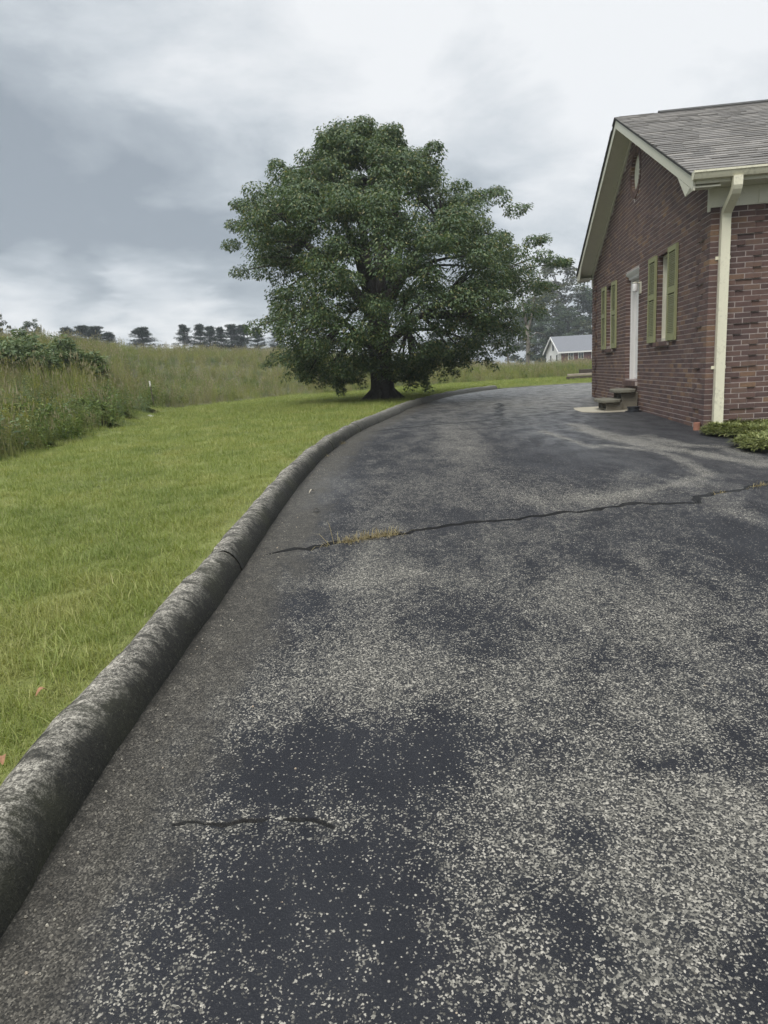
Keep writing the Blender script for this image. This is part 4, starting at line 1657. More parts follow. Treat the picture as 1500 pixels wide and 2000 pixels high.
# ---- lawn grass
lawn_src = [blade_clump('grass_clump', 70, .085, .018, .06, .0030, M_GRASS, 1.0, .8) for _ in range(4)] + \
           [blade_clump('grass_clump', 46, .08, .03, .085, .0042, M_GRASS, .9, .9) for _ in range(2)]
lc = source_collection('lawn_clumps', lawn_src)
LR = np.hypot(LV[:, 0], LV[:, 1])
ld = np.where(LV[:, 1] > -1.0, np.clip(520 * (3.4 / np.maximum(LR, 3.4)) ** 1.5, 40, 520), 0)
ld = np.where(sdist(LV[:, :2]) > -0.26, 0, ld)
lsz = np.clip(1 + .05 * (LR - 4), 1, 1.9)
scatter('grass', LV, LF, ld, lsz, lc, 'short mown grass blades covering the lawn', .2)

# ---- meadow
def meadow_patch():
    azs = np.radians(np.arange(-60, 42, 1.0))
    ts = np.r_[np.arange(0, 3.2, .4), np.arange(3.2, 12, .9), np.arange(12, 60, 2.0)]
    V, dn, sz = [], [], []
    for t in ts:
        r = weed_r(azs) + t
        x, y = r * np.sin(azs), r * np.cos(azs)
        V.append(np.c_[x, y, ground(x, y) - .03])
        dn.append(np.clip(10 * (18 / r) ** 1.0, 3.4, 13) * np.where(t < 1, 1.6, 1))
        g_ = np.interp(np.degrees(azs), [-60, -20, -10, 0, 6, 42], [.50, .52, .56, .66, .62, .55])
        sz.append(g_ * (0.8 + .2 * min(1, t / 2)) * (1 + .12 * np.sin(azs * 23 + t * .7)))
    n, k = len(ts), len(azs)
    I = np.arange(n * k).reshape(n, k)
    Fq = np.stack([I[:-1, :-1], I[:-1, 1:], I[1:, 1:], I[1:, :-1]], axis=-1).reshape(-1, 4)[:, ::-1]
    return np.concatenate(V), Fq, np.concatenate(dn), np.concatenate(sz)


MV, MF, MD, MS = meadow_patch()
md_src = [blade_clump('tall_grass', 44, .34, .55, 1.15, .016, M_WEED, .22, .5, 3) for _ in range(4)] + \
         [blade_clump('seed_grass', 34, .32, .7, 1.3, .014, M_WEED, .16, .4, 3, (.6, .16, .018), M_SEED) for _ in range(3)] + \
         [leafy_clump('goldenrod', 8, .3, 1.0, .14, M_WEED, M_GOLD) for _ in range(3)] + [leafy_clump('weed', 9, .34, .8, .16, M_BROAD), leafy_clump('weed', 9, .34, .7, .13, M_SHRUB)]
mc = source_collection('meadow_clumps', md_src)
scatter('meadow_grass', MV, MF, MD, MS, mc, 'tall unmown meadow grass and goldenrod covering the hill', .16, .5, 1.4)
# leafy green weeds along the near left edge
azl = np.degrees(np.arctan2(MV[:, 0], MV[:, 1]))
rl = np.hypot(MV[:, 0], MV[:, 1]) - weed_r(np.arctan2(MV[:, 0], MV[:, 1]))
bd = np.where((azl < -17) & (azl > -40) & (rl < 4.5), 4.2 * np.clip(1.2 - rl / 4.5, 0, 1), 0) + np.where((azl > -2) & (azl < 25) & (rl > 5) & (rl < 22), .9, 0)
bsrc = [leafy_clump('leafy_weed', 12, .36, .66, .11, M_BROAD) for _ in range(3)] + [leafy_clump('leafy_weed', 12, .34, .6, .10, M_SHRUB)]
scatter('leafy_weeds', MV, MF, bd, np.ones(len(MV)), source_collection('weed_clumps', bsrc), 'green leafy weeds along the edge of the mown lawn', .2, .55, 1.45, seed=4)

# ================================================================== trees
def leaf_cloud(centers, radii, per, size, flat=.6, droop=.35, aspect=.5):
    """folded leaf-sized faces spread through clumps; returns verts and triangles"""
    centers = np.asarray(centers, float)
    radii = np.asarray(radii, float)
    C = np.repeat(np.arange(len(centers)), per)
    n = len(C)
    d = rng.normal(size=(n, 3))
    d /= np.linalg.norm(d, axis=1)[:, None]
    rr = rng.uniform(0.15, 1, n) ** .5
    off = d * rr[:, None] * radii[C][:, None] * np.array([1, 1, flat])
    p = centers[C] + off
    a = np.arctan2(off[:, 1], off[:, 0]) + rng.normal(0, .9, n)
    ax = np.c_[np.cos(a), np.sin(a), -droop + rng.normal(0, .35, n)]
    ax /= np.linalg.norm(ax, axis=1)[:, None]
    sd = np.cross(ax, np.array([0, 0, 1.0]) + rng.normal(0, .45, (n, 3)))
    sd /= np.linalg.norm(sd, axis=1)[:, None] + 1e-9
    nr = np.cross(sd, ax)
    l = size * rng.uniform(.65, 1.3, n)[:, None]
    w = l * aspect * .5
    v0 = p
    v1 = p + ax * l * .45 + sd * w + nr * w * .25
    v2 = p + ax * l - nr * l * .12
    v3 = p + ax * l * .45 - sd * w + nr * w * .25
    V = np.stack([v0, v1, v2, v3], axis=1).reshape(-1, 3)
    i = np.arange(n) * 4
    Fq = np.concatenate([np.c_[i, i + 1, i + 2], np.c_[i, i + 2, i + 3]])
    return V, Fq


def limb(mb, a, b, r0, r1, sag=0.0, n=6, k=6, wob=.03):
    a, b = Vector(a), Vector(b)
    L_ = (b - a).length
    pts, rad = [], []
    ph = random.uniform(0, 6)
    for i in range(n + 1):
        t = i / n
        p = a.lerp(b, t)
        p.z += sag * L_ * math.sin(math.pi * t) * (1 if t < 1 else 0)
        p.x += wob * L_ * math.sin(t * 6 + ph) * t * (1 - t) * 2
        p.y += wob * L_ * math.cos(t * 5 + ph) * t * (1 - t) * 2
        pts.append(p)
        rad.append(r0 + (r1 - r0) * t)
    mb.tube(pts, rad, k)


# ---- the large tree by the drive
def big_tree():
    base = hit(748, 781, gz)
    Y0 = base.y
    root = empty('broadleaf_tree', base)
    tag(root, 'large round leafy green tree standing alone on the lawn by the kerb', 'tree')
    prof = [(236, 688, 722), (262, 628, 782), (285, 606, 800), (310, 600, 852), (335, 545, 868), (370, 490, 912), (400, 462, 965), (450, 452, 1008), (500, 452, 1052), (550, 484, 1072), (600, 492, 1052),
            (640, 500, 1040), (665, 515, 1020), (690, 535, 950), (715, 565, 880), (738, 625, 822), (755, 680, 806)]
    py = np.array([p[0] for p in prof], float)
    xl = np.array([p[1] for p in prof], float)
    xr = np.array([p[2] for p in prof], float)
    mpp = Y0 / F_PX
    cs, rs2 = [], []
    def add(px, pyy, dv, r):
        p = at(px, pyy, Y0 + dv)
        cs.append(tuple(p - base))
        rs2.append(r)
    tries = 0
    while len(cs) < 590 and tries < 12000:
        tries += 1
        y = rng.uniform(250, 735)
        a, b = np.interp(y, py, xl), np.interp(y, py, xr)
        cx, hw = (a + b) / 2, (b - a) / 2
        ang = rng.uniform(0, 2 * math.pi)
        rr = rng.uniform(.30, 1.0) ** .45
        u, v = rr * math.cos(ang), rr * math.sin(ang)
        r = rng.uniform(.28, .62) * (0.8 if hw < 110 else 1)
        u *= max(0.0, 1 - r / mpp * .75 / hw)
        y = max(y, 243 + r / mpp * .6)
        # a few sky holes left of the stem and through the middle
        if 525 < y < 580 and 560 < cx + u * hw < 650 and rng.uniform() < .75: continue
        if 500 < y < 560 and 690 < cx + u * hw < 770 and rng.uniform() < .7: continue
        if y > 722 and 690 < cx + u * hw < 805: continue
        add(cx + u * hw, y, v * hw * mpp * .85, r)
    for px, pyy, r in [(640, 262, .42), (665, 250, .4), (700, 248, .42), (712, 238, .3), (755, 262, .42), (768, 252, .3), (845, 300, .42), (848, 285, .25), (820, 320, .4), (600, 305, .35), (545, 335, .4), (540, 320, .25), (500, 372, .4), (468, 398, .3),
                       (458, 440, .3), (452, 478, .3), (470, 530, .35), (975, 385, .38), (968, 372, .25), (1005, 410, .35), (935, 380, .3), (900, 362, .3), (1060, 500, .35), (1085, 510, .3), (1100, 512, .2), (1040, 470, .3), (1050, 560, .4), (1045, 610, .4),
                       (500, 640, .4), (545, 700, .4), (600, 735, .35), (940, 695, .45), (985, 680, .4), (870, 700, .4), (900, 680, .5), (960, 660, .5), (1010, 650, .45), (560, 690, .5), (600, 700, .5), (840, 680, .5), (800, 700, .4), (650, 715, .5), (690, 705, .5), (760, 705, .5), (575, 705, .45), (605, 722, .45), (640, 730, .45), (665, 722, .42), (690, 738, .3), (700, 715, .4), (800, 715, .42), (815, 732, .3), (830, 705, .45), (860, 702, .45), (890, 698, .42), (660, 745, .25), (780, 735, .25)]:
        add(px, pyy, rng.uniform(-.8, .8), r)
    cs = np.array(cs)
    rs2 = np.array(rs2)
    V, Fq = leaf_cloud(cs, rs2, 330, .088, .62, .6, .46)
    # fine sprigs standing out of the outline
    out = []
    while len(out) < 260:
        i = rng.integers(len(cs))
        c_ = cs[i] - np.array([0, 0, 4.6])
        if np.linalg.norm(c_ / np.array([5.4, 5.0, 4.6])) < .72: continue
        d_ = c_ / np.linalg.norm(c_) + rng.normal(0, .35, 3) + np.array([0, 0, .25])
        for q in range(3):
            out.append(cs[i] + d_ / np.linalg.norm(d_) * (rs2[i] * (.75 + .28 * q)))
    V2, F2 = leaf_cloud(np.array(out), np.full(len(out), .15), 40, .09, .9, .35, .46)
    Fq = np.concatenate([Fq, F2 + len(V)])
    V = np.concatenate([V, V2])
    mesh_obj('crown', V, Fq, M_TREE, root)
    mb = MB()
    mb.tube([(0, 0, -.2), (0, 0, .02), (0.0, 0, .18), (0.01, 0, .5), (0, 0, 1.1), (-.02, 0, 1.8), (.02, .02, 2.6)], [.56, .47, .38, .35, .34, .34, .30], 14)
    for k in range(6):
        a = k * 1.05 + .3
        mb.tube([(.25 * math.cos(a), .25 * math.sin(a), .3), (.55 * math.cos(a), .55 * math.sin(a), .07), (.80 * math.cos(a), .80 * math.sin(a), -.06)], [.12, .08, .02], 6)
    mb.build('trunk', M_BARK, root, smooth=True)
    br = MB()
    forks = [((0, 0, 2.3), (-2.0, .4, 4.6), .20), ((0, 0, 2.4), (1.9, -.5, 4.8), .20), ((0, 0, 2.5), (.2, .6, 6.2), .22), ((0, 0, 2.2), (-.8, -1.5, 4.8), .18), ((0, 0, 2.2), (.9, 1.7, 4.7), .18),
             ((0, 0, 1.3), (-1.5, -.3, 2.6), .13), ((0, 0, 1.4), (1.9, .2, 2.7), .13), ((0, 0, 2.5), (-.7, .2, 6.6), .17), ((0, 0, 2.5), (.9, .1, 6.4), .17)]
    ends = []
    for a, b, r in forks:
        limb(br, a, b, r, r * .45, .05, 7, 8)
        for t in (.45, .7, 1.0):
            ends.append((Vector(a).lerp(Vector(b), t), r * (1 - .55 * t)))
    for c in cs[::2]:
        c = Vector(c)
        e, r = min(ends, key=lambda q: (q[0] - c).length + (0.8 if q[0].z > c.z + .5 else 0))
        limb(br, e, c, min(r * .55, .07), .012, .06, 5, 5)
    br.build('branches', M_BARK, root, smooth=True)
    return base


big_base = big_tree()

# ---- other trees: meshes shared between alike trees
def crown_round(n, H, Rr, zlo, size, per, seed, lop=.25):
    r_ = np.random.default_rng(seed)
    cs, rr = [], []
    for k in range(n):
        t = r_.uniform(0, 1)
        z = zlo + (H - zlo) * t
        w = Rr * math.sin(math.pi * min(.96, .16 + .8 * t)) ** .7
        a = r_.uniform(0, 6.28)
        q = r_.uniform(.2, 1) ** .5
        cs.append((w * q * math.cos(a), w * q * math.sin(a), z))
        rr.append(r_.uniform(.55, 1.0) * Rr * lop)
    V, Fq = leaf_cloud(cs, rr, per, size, .7, .3, .6)
    return V, Fq, cs


def deciduous_proto(mat, H, Rr, zlo, seed, n=64, per=110, size=.42, bark=M_BARK):
    V, Fq, cs = crown_round(n, H, Rr, zlo, size, per, seed)
    cm = mesh_obj('crown', V, Fq, mat, link=False)
    mb = MB()
    limb(mb, (0, 0, -.5), (0, 0, H * .8), H * .018, H * .005, 0, 6, 7)
    for c in cs[::4]:
        limb(mb, (0, 0, max(zlo * .8, c[2] - H * .18)), c, H * .006, .02, 0.04, 4, 5)
    tm = mesh_obj('trunk', mb.v, mb.f, bark, link=False)
    return cm.data, tm.data


def pine_proto(H, seed, mat=M_PINE, gap=.0):
    r_ = np.random.default_rng(seed)
    mb = MB()
    limb(mb, (0, 0, -.5), (0, 0, H), H * .016, H * .003, 0, 6, 6)
    cs, rr = [], []
    for i in range(78):
        t = r_.uniform(0, 1) ** .8
        z = H * (.12 + .86 * t)
        l = (H * .27 * (1 - t) ** .7 + H * .03) * r_.uniform(.45, 1.15)
        a = r_.uniform(0, 6.28)
        e = Vector((l * math.cos(a), l * math.sin(a), z + l * r_.uniform(-.05, .40)))
        limb(mb, (0, 0, z), e, H * .004, .01, -.03, 3, 4)
        for s in (.35, .7, 1.0):
            cs.append((e.x * s, e.y * s, z + (e.z - z) * s))
            rr.append(H * .055 * (1.15 - .3 * s))
    V, Fq = leaf_cloud(cs, rr, 34, H * .034, .6, -.25, .3)
    cm = mesh_obj('crown', V, Fq, mat, link=False)
    tm = mesh_obj('trunk', mb.v, mb.f, M_BARK, link=False)
    return cm.data, tm.data


def plant_tree(name, proto, loc, scale, rz, label, group, cat='tree'):
    r = empty(name, loc, rz)
    r.scale = scale if isinstance(scale, tuple) else (scale,) * 3
    tag(r, label, cat, group)
    inst('crown', proto[0], r)
    inst('trunk', proto[1], r)
    return r


PINES = [pine_proto(9.0, s) for s in (3, 8, 21)]
DEC = [deciduous_proto(M_FAR, 16, 5.2, 2.0, 5), deciduous_proto(M_FAR2, 15, 4.6, 2.5, 9, bark=M_BARK2), deciduous_proto(M_FAR, 18, 4.4, 3.0, 15, n=40, per=50, bark=M_BARK2)]


def tree_at(px, top_py, dist, name, proto, H, label, group, wide=1.0):
    """tree whose top stands at a height read from the photograph, rooted in the ground there"""
    p = at(px, top_py, dist)
    g_ = gz(p.x, p.y) - .1
    h = max(2.5, p.z - g_)
    s = h / H
    return plant_tree(name, proto, (p.x, p.y, g_), (s * wide, s * wide, s), rng.uniform(0, 6.28), label, group)


G1 = 'pines along the crest of the meadow hill'
for px, py, Y, k, lb, wd in [
    (128, 636, 92, 0, 'leftmost dark pine of the pair on the crest beside the shrubs', .9), (160, 632, 96, 1, 'dark pine on the crest, second right of the shrubs', 1.0), (185, 634, 95, 2, 'dark pine on the crest, third right of the shrubs', .95),
    (210, 646, 94, 0, 'short dark pine at the right end of the left crest group', 1.0), (274, 636, 96, 1, 'lone small pine standing alone on the crest', 1.15),
    (357, 631, 100, 1, 'broad pine at the left end of the right crest row', .95), (388, 630, 101, 0, 'second pine from the left in the right crest row', .85), (408, 634, 104, 2, 'third pine from the left in the right crest row', .8),
    (428, 636, 100, 0, 'fourth pine from the left in the right crest row', .8), (450, 630, 106, 2, 'brownish pine in the middle of the right crest row', .8), (472, 631, 107, 1, 'brownish pine right of the middle of the right crest row', .85), (500, 637, 104, 0, 'pine in the right crest row half behind the big tree', .9),
    (540, 634, 108, 2, 'pine on the crest behind the left edge of the big tree', .9)]:
    tree_at(px, py, Y, 'pine_tree', PINES[k], 9.4, lb, G1, wd * rng.uniform(1.25, 1.9))
G2 = 'trees behind the shrub thicket at the left edge'
tree_at(60, 622, 70, 'leafy_tree', DEC[0], 16.5, 'leafy tree rising above the shrub thicket at left', G2, 1.0)
tree_at(-12, 606, 66, 'leafy_tree', DEC[1], 15.5, 'tall tree cut by the left edge of the photo', G2, .8)
tree_at(25, 640, 68, 'leafy_tree', DEC[2], 18.5, 'low thin tree between the edge of the photo and the leafy tree', G2, 1.2)

G3 = 'woodland trees behind the far white gabled house'
for px, py, Y, k, H, lb, wd in [
    (1088, 508, 135, 1, 15.5, 'tall thin olive tree above the far house gable', 1.1), (1060, 560, 128, 0, 16.5, 'dark tree left of the far house just right of the big tree', 1.0), (1128, 556, 138, 0, 16.5, 'dark bushy tree above the middle of the far house roof', 1.1),
    (1152, 540, 145, 2, 18.5, 'tall loose tree touching the brick house edge', 1.2), (1110, 600, 126, 0, 16.5, 'low dark tree close behind the far house', 1.3), (1030, 590, 132, 0, 16.5, 'dark tree half hidden by the right side of the big tree', 1.2),
    (990, 600, 138, 1, 15.5, 'olive tree hidden low behind the big tree crown', 1.3), (1180, 560, 140, 0, 16.5, 'dark tree hidden behind the corner of the brick house', 1.2), (1075, 620, 122, 0, 16.5, 'low dark tree left of the far house roof', 1.4), (1140, 625, 124, 1, 15.5, 'low olive tree behind the far house roof right end', 1.4),
    (930, 630, 140, 0, 16.5, 'dark tree far behind the middle of the big tree', 1.4), (860, 640, 145, 0, 16.5, 'dark tree far behind the trunk of the big tree', 1.4), (1250, 560, 135, 0, 16.5, 'dark tree behind the gable of the brick house', 1.2), (1330, 560, 130, 1, 15.5, 'olive tree behind the roof of the brick house', 1.2)]:
    tree_at(px, py, Y, 'woodland_tree', DEC[k], H, lb, G3, wd)
# the tree whose twigs just show over the ridge
tree_at(1398, 206, 45, 'ridge_tree', DEC[2], 18.6, 'tree behind the brick house with twigs just over the roof ridge', None, .55)


# ---- grey bare-trunked tree standing in the meadow
def snag():
    p = at(1031, 700, 62)
    g_ = gz(p.x, p.y)
    r = empty('grey_trunk_tree', (p.x, p.y, g_))
    tag(r, 'grey trunked thin tree in the meadow left of the far house', 'tree')
    mb = MB()
    mb.tube([(0, 0, -.3), (0, 0, .8), (.05, 0, 2.5), (-.05, 0, 4.2)], [.26, .20, .19, .16], 8)
    mb.tube([(-.05, 0, 4.0), (-.25, 0, 5.2), (-.5, .2, 7.5)], [.13, .10, .04], 6)
    mb.tube([(0, 0, 3.4), (.35, 0, 4.8), (.75, .1, 6.8), (1.2, .1, 8.6)], [.13, .11, .07, .03], 6)
    mb.tube([(.1, 0, 3.0), (.8, 0, 3.5), (1.5, .1, 3.3), (1.8, .1, 2.7)], [.06, .05, .03, .012], 5)
    mb.build('trunk', M_BARK2, r, smooth=True)
    cs = [(rng.normal(.4, .9), rng.normal(0, .9), rng.uniform(5, 9.3)) for _ in range(26)] + [(rng.normal(.1, .25), rng.normal(0, .25), rng.uniform(1.5, 4)) for _ in range(6)]
    V, Fq = leaf_cloud(cs, np.r_[np.full(26, .6), np.full(6, .25)], 40, .24, .7, .3, .5)
    mesh_obj('crown', V, Fq, M_FAR2, r)


snag()


# ---- shrubs
def shrub(px, py, Y, w, h, mat, label, name='shrub', per=60, leaf=.2, group=None):
    # py: where its top shows in the photograph
    p = at(px, py, Y)
    g_ = gz(p.x, p.y) - .1
    h = max(.5, (p.z - g_) * 1.05)
    r = empty(name, (p.x, p.y, g_))
    tag(r, label, 'shrub', group)
    cs, rr = [], []
    for k in range(34):
        a, q = rng.uniform(0, 6.28), rng.uniform(0, 1) ** .5
        cs.append((w * q * math.cos(a), w * .8 * q * math.sin(a), h * rng.uniform(.15, 1) * math.sqrt(max(.08, 1 - q * q * .8))))
        rr.append(h * rng.uniform(.14, .24))
    V, Fq = leaf_cloud(cs, rr, per, leaf, .6, .2, .4)
    mesh_obj('foliage', V, Fq, mat, r)
    mb = MB()
    for c in cs[::3]:
        limb(mb, (c[0] * .2, c[1] * .2, -.1), c, .03, .01, .02, 4, 5)
    mb.build('stem', M_BARK, r)


G4 = 'sumac shrubs on the upper left of the hill'
shrub(15, 650, 20.5, 1.15, 2.6, M_SHRUB, 'broad sumac shrub at the left edge of the hill', 'sumac_shrub', 75, .15, G4)
shrub(72, 655, 21.5, 1.15, 2.5, M_SHRUB, 'rounded sumac shrub below the leafy tree on the left hill', 'sumac_shrub', 75, .15, G4)
shrub(125, 668, 22.5, 1.0, 2.0, M_SHRUB, 'lower sumac shrub at the right end of the left thicket', 'sumac_shrub', 75, .15, G4)
shrub(-40, 645, 20, 1.2, 2.9, M_SHRUB, 'sumac shrub reaching out past the left edge of the photo', 'sumac_shrub', 75, .15, G4)
shrub(168, 692, 22.5, .6, 1.1, M_BROAD, 'small bright green shrub in front of the left thicket', 'sumac_shrub', 90, .15, G4)
shrub(45, 798, 13.2, .6, 1.05, M_BROAD, 'bright leafy bush at the lawn edge near the left side', 'leafy_bush', 110, .13)
shrub(150, 812, 15.5, .6, .85, M_BROAD, 'second leafy bush along the lawn edge beside the bright one', 'leafy_bush', 80, .11)

# ================================================================== far house
def far_house():
    Y = 104.0
    c = at(1096, 704, Y)
    zb = gz(c.x, c.y)
    r = empty('far_house', (c.x, c.y, zb), 0.05)
    tag(r, 'small distant house with white sided gable and grey roof', 'house')
    eave = at(1096, 686, Y).z - zb
    ridge = at(1083, 659, Y + 3.6).z - zb
    W_, L_ = 7.2, 16.0
    MB().box(0.02, L_, 0.0, .2, -.6, eave).box(0.02, L_, W_ - .2, W_, -.6, eave).build('brick_wall', M_FARB, r)
    MB().prism([(0, -.6), (W_, -.6), (W_, eave), (W_ / 2, ridge - .1), (0, eave)], 'x', -.12, .0).build('siding_wall', M_WHITE, r)
    for k in range(9):
        MB().box(-.135, -.12, .1 + k * .8, .14 + k * .8, -.6, eave - .1).build('siding_batten', M_WHITE, r)
    def slope(y): return ridge - (ridge - eave) * abs(y - W_ / 2) / (W_ / 2)
    rf = MB()
    rf.prism([(-.35, slope(-.35)), (W_ / 2, ridge), (W_ + .35, slope(W_ + .35)), (W_ + .35, slope(W_ + .35) + .12), (W_ / 2, ridge + .12), (-.35, slope(-.35) + .12)], 'x', -.5, L_ + .4)
    rfo = rf.build('roof', M_FARROOF, r)
    MB().box(-.5, L_ + .4, -.44, -.352, slope(-.35) - .1, slope(-.35) + .1).build('gutter', M_WHITE, rfo)
    for (a, b) in ((-.35, W_ / 2), (W_ / 2, W_ + .35)):
        MB().prism([(a, slope(a) - .2), (b, slope(b) - .2), (b, slope(b) + .1), (a, slope(a) + .1)], 'x', -.58, -.505).build('rake_board', M_WHITE, r)
    # cross gable on the front slope
    gx = 5.6
    MB().prism([(gx, eave + .02), (gx + 5.2, eave + .02), (gx + 2.6, ridge - .35)], 'y', -.7, W_ / 2).build('cross_gable', M_FARROOF, rfo)
    for x, w_, h_ in ((1.05, .8, 1.15), (2.6, .8, 1.0), (4.6, .5, 1.0)):
        z1 = eave - .28
        f = MB().box(x, x + w_, -.05, -.002, z1 - h_, z1).build('window', M_WHITE, r)
        for q in range(2):
            MB().box(x + .07 + q * (w_ - .14) / 2 + .02 * q, x + .07 + (q + 1) * (w_ - .14) / 2 - .02 * (1 - q), -.062, -.051, z1 - h_ + .07, z1 - .07).build('pane', M_GLASS, f)
    f = MB().box(-.15, -.136, W_ / 2 - .5, W_ / 2 + .3, ridge - 2.0, ridge - .85).build('window', M_DARK, r)
    for y in (1.2, 4.2):
        f = MB().box(-.16, -.136, y, y + .8, eave - 1.5, eave - .4).build('window', M_WHITE, r)
        MB().box(-.172, -.161, y + .12, y + .68, eave - 1.4, eave - .5).build('pane', M_GLASS, f)


M_FARB = painted('far_brick', (.13, .06, .055), 0.85, 0.15, 0.2)
M_FARROOF = painted('far_roof', (.165, .17, .185), 0.9, 0.1, 0.2)
far_house()

# ================================================================== small things in the field and on the drive
def timber(px, py, L_, w, h, dz, mat, label, az=0.10):
    p = hit(px, py)
    r = mesh_obj('landscape_timber', *(lambda m_: (m_.v, m_.f))(MB().box(0, L_, 0, w, 0, h)), mat)
    bm = bmesh.new(); bm.from_mesh(r.data)
    bmesh.ops.bevel(bm, geom=bm.edges[:], offset=.012, segments=1, affect='EDGES')
    bm.to_mesh(r.data); bm.free()
    r.location = (p.x, p.y, gz(p.x, p.y) + dz - .05)
    r.rotation_euler = (0, 0, -az)
    tag(r, label, 'timber', 'timbers edging the far end of the drive')


timber(1107, 747, 3.2, .18, .2, 0, M_TIMBER, 'dark landscape timber lying lowest at the far end of the drive')
timber(1109, 746, 3.0, .16, .10, .20, M_TIMBER2, 'thin grey timber laid on top of the dark lowest timber')
timber(1132, 743, 3.0, .2, .24, .22, M_TIMBER, 'raised dark timber behind the grey topped one at the wall edge')

p = hit(299, 797, gz)
r = empty('marker_post', p)
tag(r, 'thin dark metal stake with a white tip standing in the weeds', 'stake')
MB().tube([(0.06, 0, -.2), (0, 0, .75)], .02, 6).build('shaft', M_STEEL, r)
MB().tube([(0, 0, .75), (-.01, 0, .93)], .028, 6).build('tip', M_PAPER, r)
p = hit(40, 830, gz)
p = at(41, 790, 24)
ptop = at(38, 748, 24)
hs = max(.6, ptop.z - gz(p.x, p.y)) / 1.85
r = empty('dead_stalk', (p.x, p.y, gz(p.x, p.y)))
r.scale = (hs, hs, hs)
tag(r, 'pale dead weed stalk standing in the grass at far left', 'plant')
MB().tube([(0, 0, 0), (0, 0, 1.0), (-.05, 0, 1.65)], [.025, .02, .012], 5).build('stem', M_LEAFPALE, r)
MB().tube([(-.05, 0, 1.6), (-.06, 0, 1.72), (-.07, 0, 1.85)], [.02, .05, .012], 6).build('seed_head', M_LEAFPALE, r)


def flat_leaf(p, size, mat, label, rz, lift=.02, cat='leaf'):
    V, Fs = [], []
    n = 7
    for i in range(n):
        t = i / (n - 1)
        w = size * .32 * math.sin(math.pi * min(.98, .04 + t * .94)) ** .8
        z = lift * math.sin(t * 3.0) + .006
        V += [((t - .5) * size, -w, z + .4 * w), ((t - .5) * size, 0, z), ((t - .5) * size, w, z + .25 * w)]
    for i in range(n - 1):
        b = i * 3
        Fs += [(b, b + 1, b + 4, b + 3), (b + 1, b + 2, b + 5, b + 4)]
    o = mesh_obj('fallen_leaf', V, Fs, mat)
    o.location, o.rotation_euler = p, (0, 0, rz)
    tag(o, label, cat)


q = hit(88, 1388, gz); flat_leaf(q + Vector((0, 0, .06)), .045, M_LEAFDRY, 'orange brown fallen leaf caught in the grass near the kerb', .8)
q = hit(12, 1520, gz); flat_leaf(q + Vector((0, 0, .05)), .035, M_LEAFDRY, 'small rusty fallen leaf in the grass at the left edge', 2.0)
q = hit(609, 964); flat_leaf(q, .055, M_LEAFPALE, 'pale curled leaf lying on the asphalt near the kerb', .5, .03)
q = hit(618, 1000); flat_leaf(q, .06, M_BARK, 'dark leaf lying on the asphalt above the grassy crack', .2)
q = hit(276, 818, gz)
o = mesh_obj('paper_scrap', [(0, 0, .02), (.35, .02, .05), (.33, .2, .03), (.18, .16, .1), (-.02, .22, .02)], [(0, 1, 3), (1, 2, 3), (0, 3, 4)], M_PAPER)
o.location = q
tag(o, 'white paper scrap lying where the lawn meets the weeds', 'litter')


def tuft(px0, px1, n, h, mat, label, name='grass_tuft', w=.02):
    a, b = hit(*px0), hit(*px1)
    r = empty(name, a)
    tag(r, label, 'grass tuft')
    V, Fs = [], []
    for k in range(n):
        t = rng.uniform(0, 1)
        p = (b - a) * t + Vector((rng.normal(0, w), rng.normal(0, w), -.02))
        ang = rng.uniform(0, 6.28)
        lean = abs(rng.normal(.9, .6))
        d = Vector((math.cos(ang) * lean, math.sin(ang) * lean, rng.uniform(.25, 1))).normalized()
        sd = d.cross(Vector((0, 0, 1))).normalized() * .0022
        l = h * rng.uniform(.4, 1.2)
        i = len(V)
        V += [tuple(p - sd), tuple(p + sd), tuple(p + d * l * .6 + sd * .8), tuple(p + d * l * .6 - sd * .8), tuple(p + d * l + Vector((0, 0, -l * .25)))]
        Fs += [(i, i + 1, i + 2, i + 3), (i + 3, i + 2, i + 4)]
    mesh_obj('blades', V, Fs, mat, r)


tuft((668, 1060), (778, 1041), 420, .11, M_DRY, 'long tuft of dry straw grass growing from the main crack')
tuft((1402, 965), (1416, 962), 60, .07, M_DRY, 'small dry tuft in the crack toward the right')
tuft((1470, 953), (1500, 947), 120, .09, M_DRY, 'dry tuft in the crack at the right edge of the photo')
tuft((684, 848), (700, 843), 90, .14, M_GRASS, 'green grass tuft growing at the kerb joint by the crack')
tuft((664, 868), (672, 865), 40, .10, M_DRY, 'dry grass tuft at the foot of the kerb')
tuft((636, 893), (641, 890), 30, .09, M_DRY, 'tiny dry tuft at the kerb nearer the camera')
tuft((640, 1066), (668, 1056), 10, .22, M_DRY, 'single long dry stalks lying along the crack left of the straw tuft')


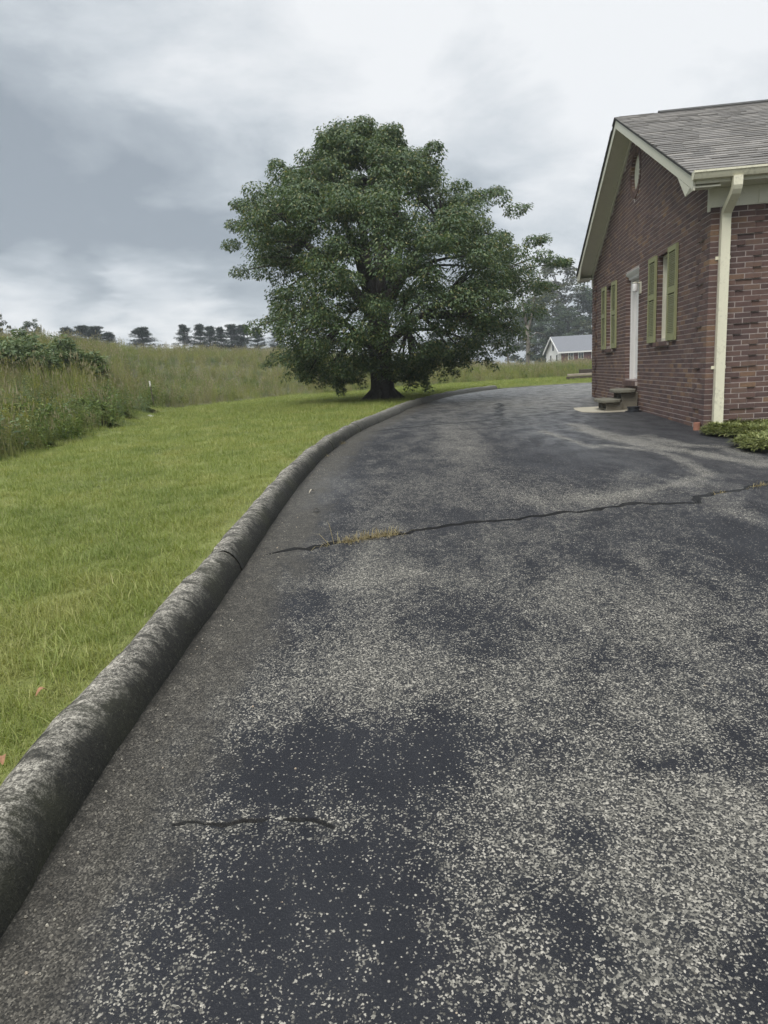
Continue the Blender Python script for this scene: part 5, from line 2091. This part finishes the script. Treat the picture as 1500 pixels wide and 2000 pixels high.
# loose stone chips along the kerb and on the near asphalt
def chips():
    V, Fs = [], []
    pts = []
    for _ in range(520):
        y = rng.uniform(1.0, 9)
        pts.append((float(np.interp(y, KPATH[:, 1], KPATH[:, 0])) + abs(rng.normal(.02, .09)) + .01, y))
    for _ in range(650):
        y = 1.0 + 6 * rng.uniform(0, 1) ** 1.6
        pts.append((rng.uniform(-.9, .75 * y + .3), y))
    for x, y in pts:
        s = rng.uniform(.0016, .0042) * (1.5 if rng.uniform() < .04 else 1)
        z = float(zr(np.array([y]))[0]) + s * .3 + .004 * 0
        b = len(V)
        a0 = rng.uniform(0, 6)
        for k in range(5):
            a = a0 + k * 1.2566
            V.append((x + s * 1.2 * math.cos(a) * rng.uniform(.7, 1.2), y + s * math.sin(a) * rng.uniform(.7, 1.2), z - s * .4))
        for k in range(5):
            a = a0 + k * 1.2566 + .4
            V.append((x + s * .7 * math.cos(a), y + s * .7 * math.sin(a), z + s * rng.uniform(.3, .7)))
        for k in range(5):
            q = (k + 1) % 5
            Fs.append((b + k, b + q, b + 5 + q, b + 5 + k))
        Fs.append(tuple(b + 5 + k for k in range(5)))
    mt, t, p_, out = new_mat('stone_chips')
    g_ = N(t, 'ShaderNodeNewGeometry')
    c = ramp(t, g_.outputs['Random Per Island'], [(0.0, (.10, .09, .072)), (0.5, (.20, .18, .145)), (0.9, (.33, .305, .25)), (1.0, (.38, .29, .20))])
    L(t, c, p_.inputs['Base Color'])
    setp(p_, Roughness=0.85)
    o = mesh_obj('gravel', V, Fs, mt)
    tag(o, 'loose stone chips scattered on the asphalt beside the kerb', kind='stuff')


chips()


# ================================================================== damp summer air
def haze():
    mt = bpy.data.materials.new('air')
    mt.use_nodes = True
    t = mt.node_tree
    t.nodes.clear()
    out = N(t, 'ShaderNodeOutputMaterial')
    v = N(t, 'ShaderNodeVolumePrincipled')
    v.inputs['Color'].default_value = (.86, .91, .96, 1)
    v.inputs['Density'].default_value = 0.0010
    v.inputs['Anisotropy'].default_value = 0.2
    L(t, v.outputs[0], out.inputs['Volume'])
    zs2 = []
    o = MB().box(-230, 230, -60, 330, -8, 45).build('haze', mt)
    tag(o, 'thin grey haze of a damp overcast day', kind='stuff')


haze()
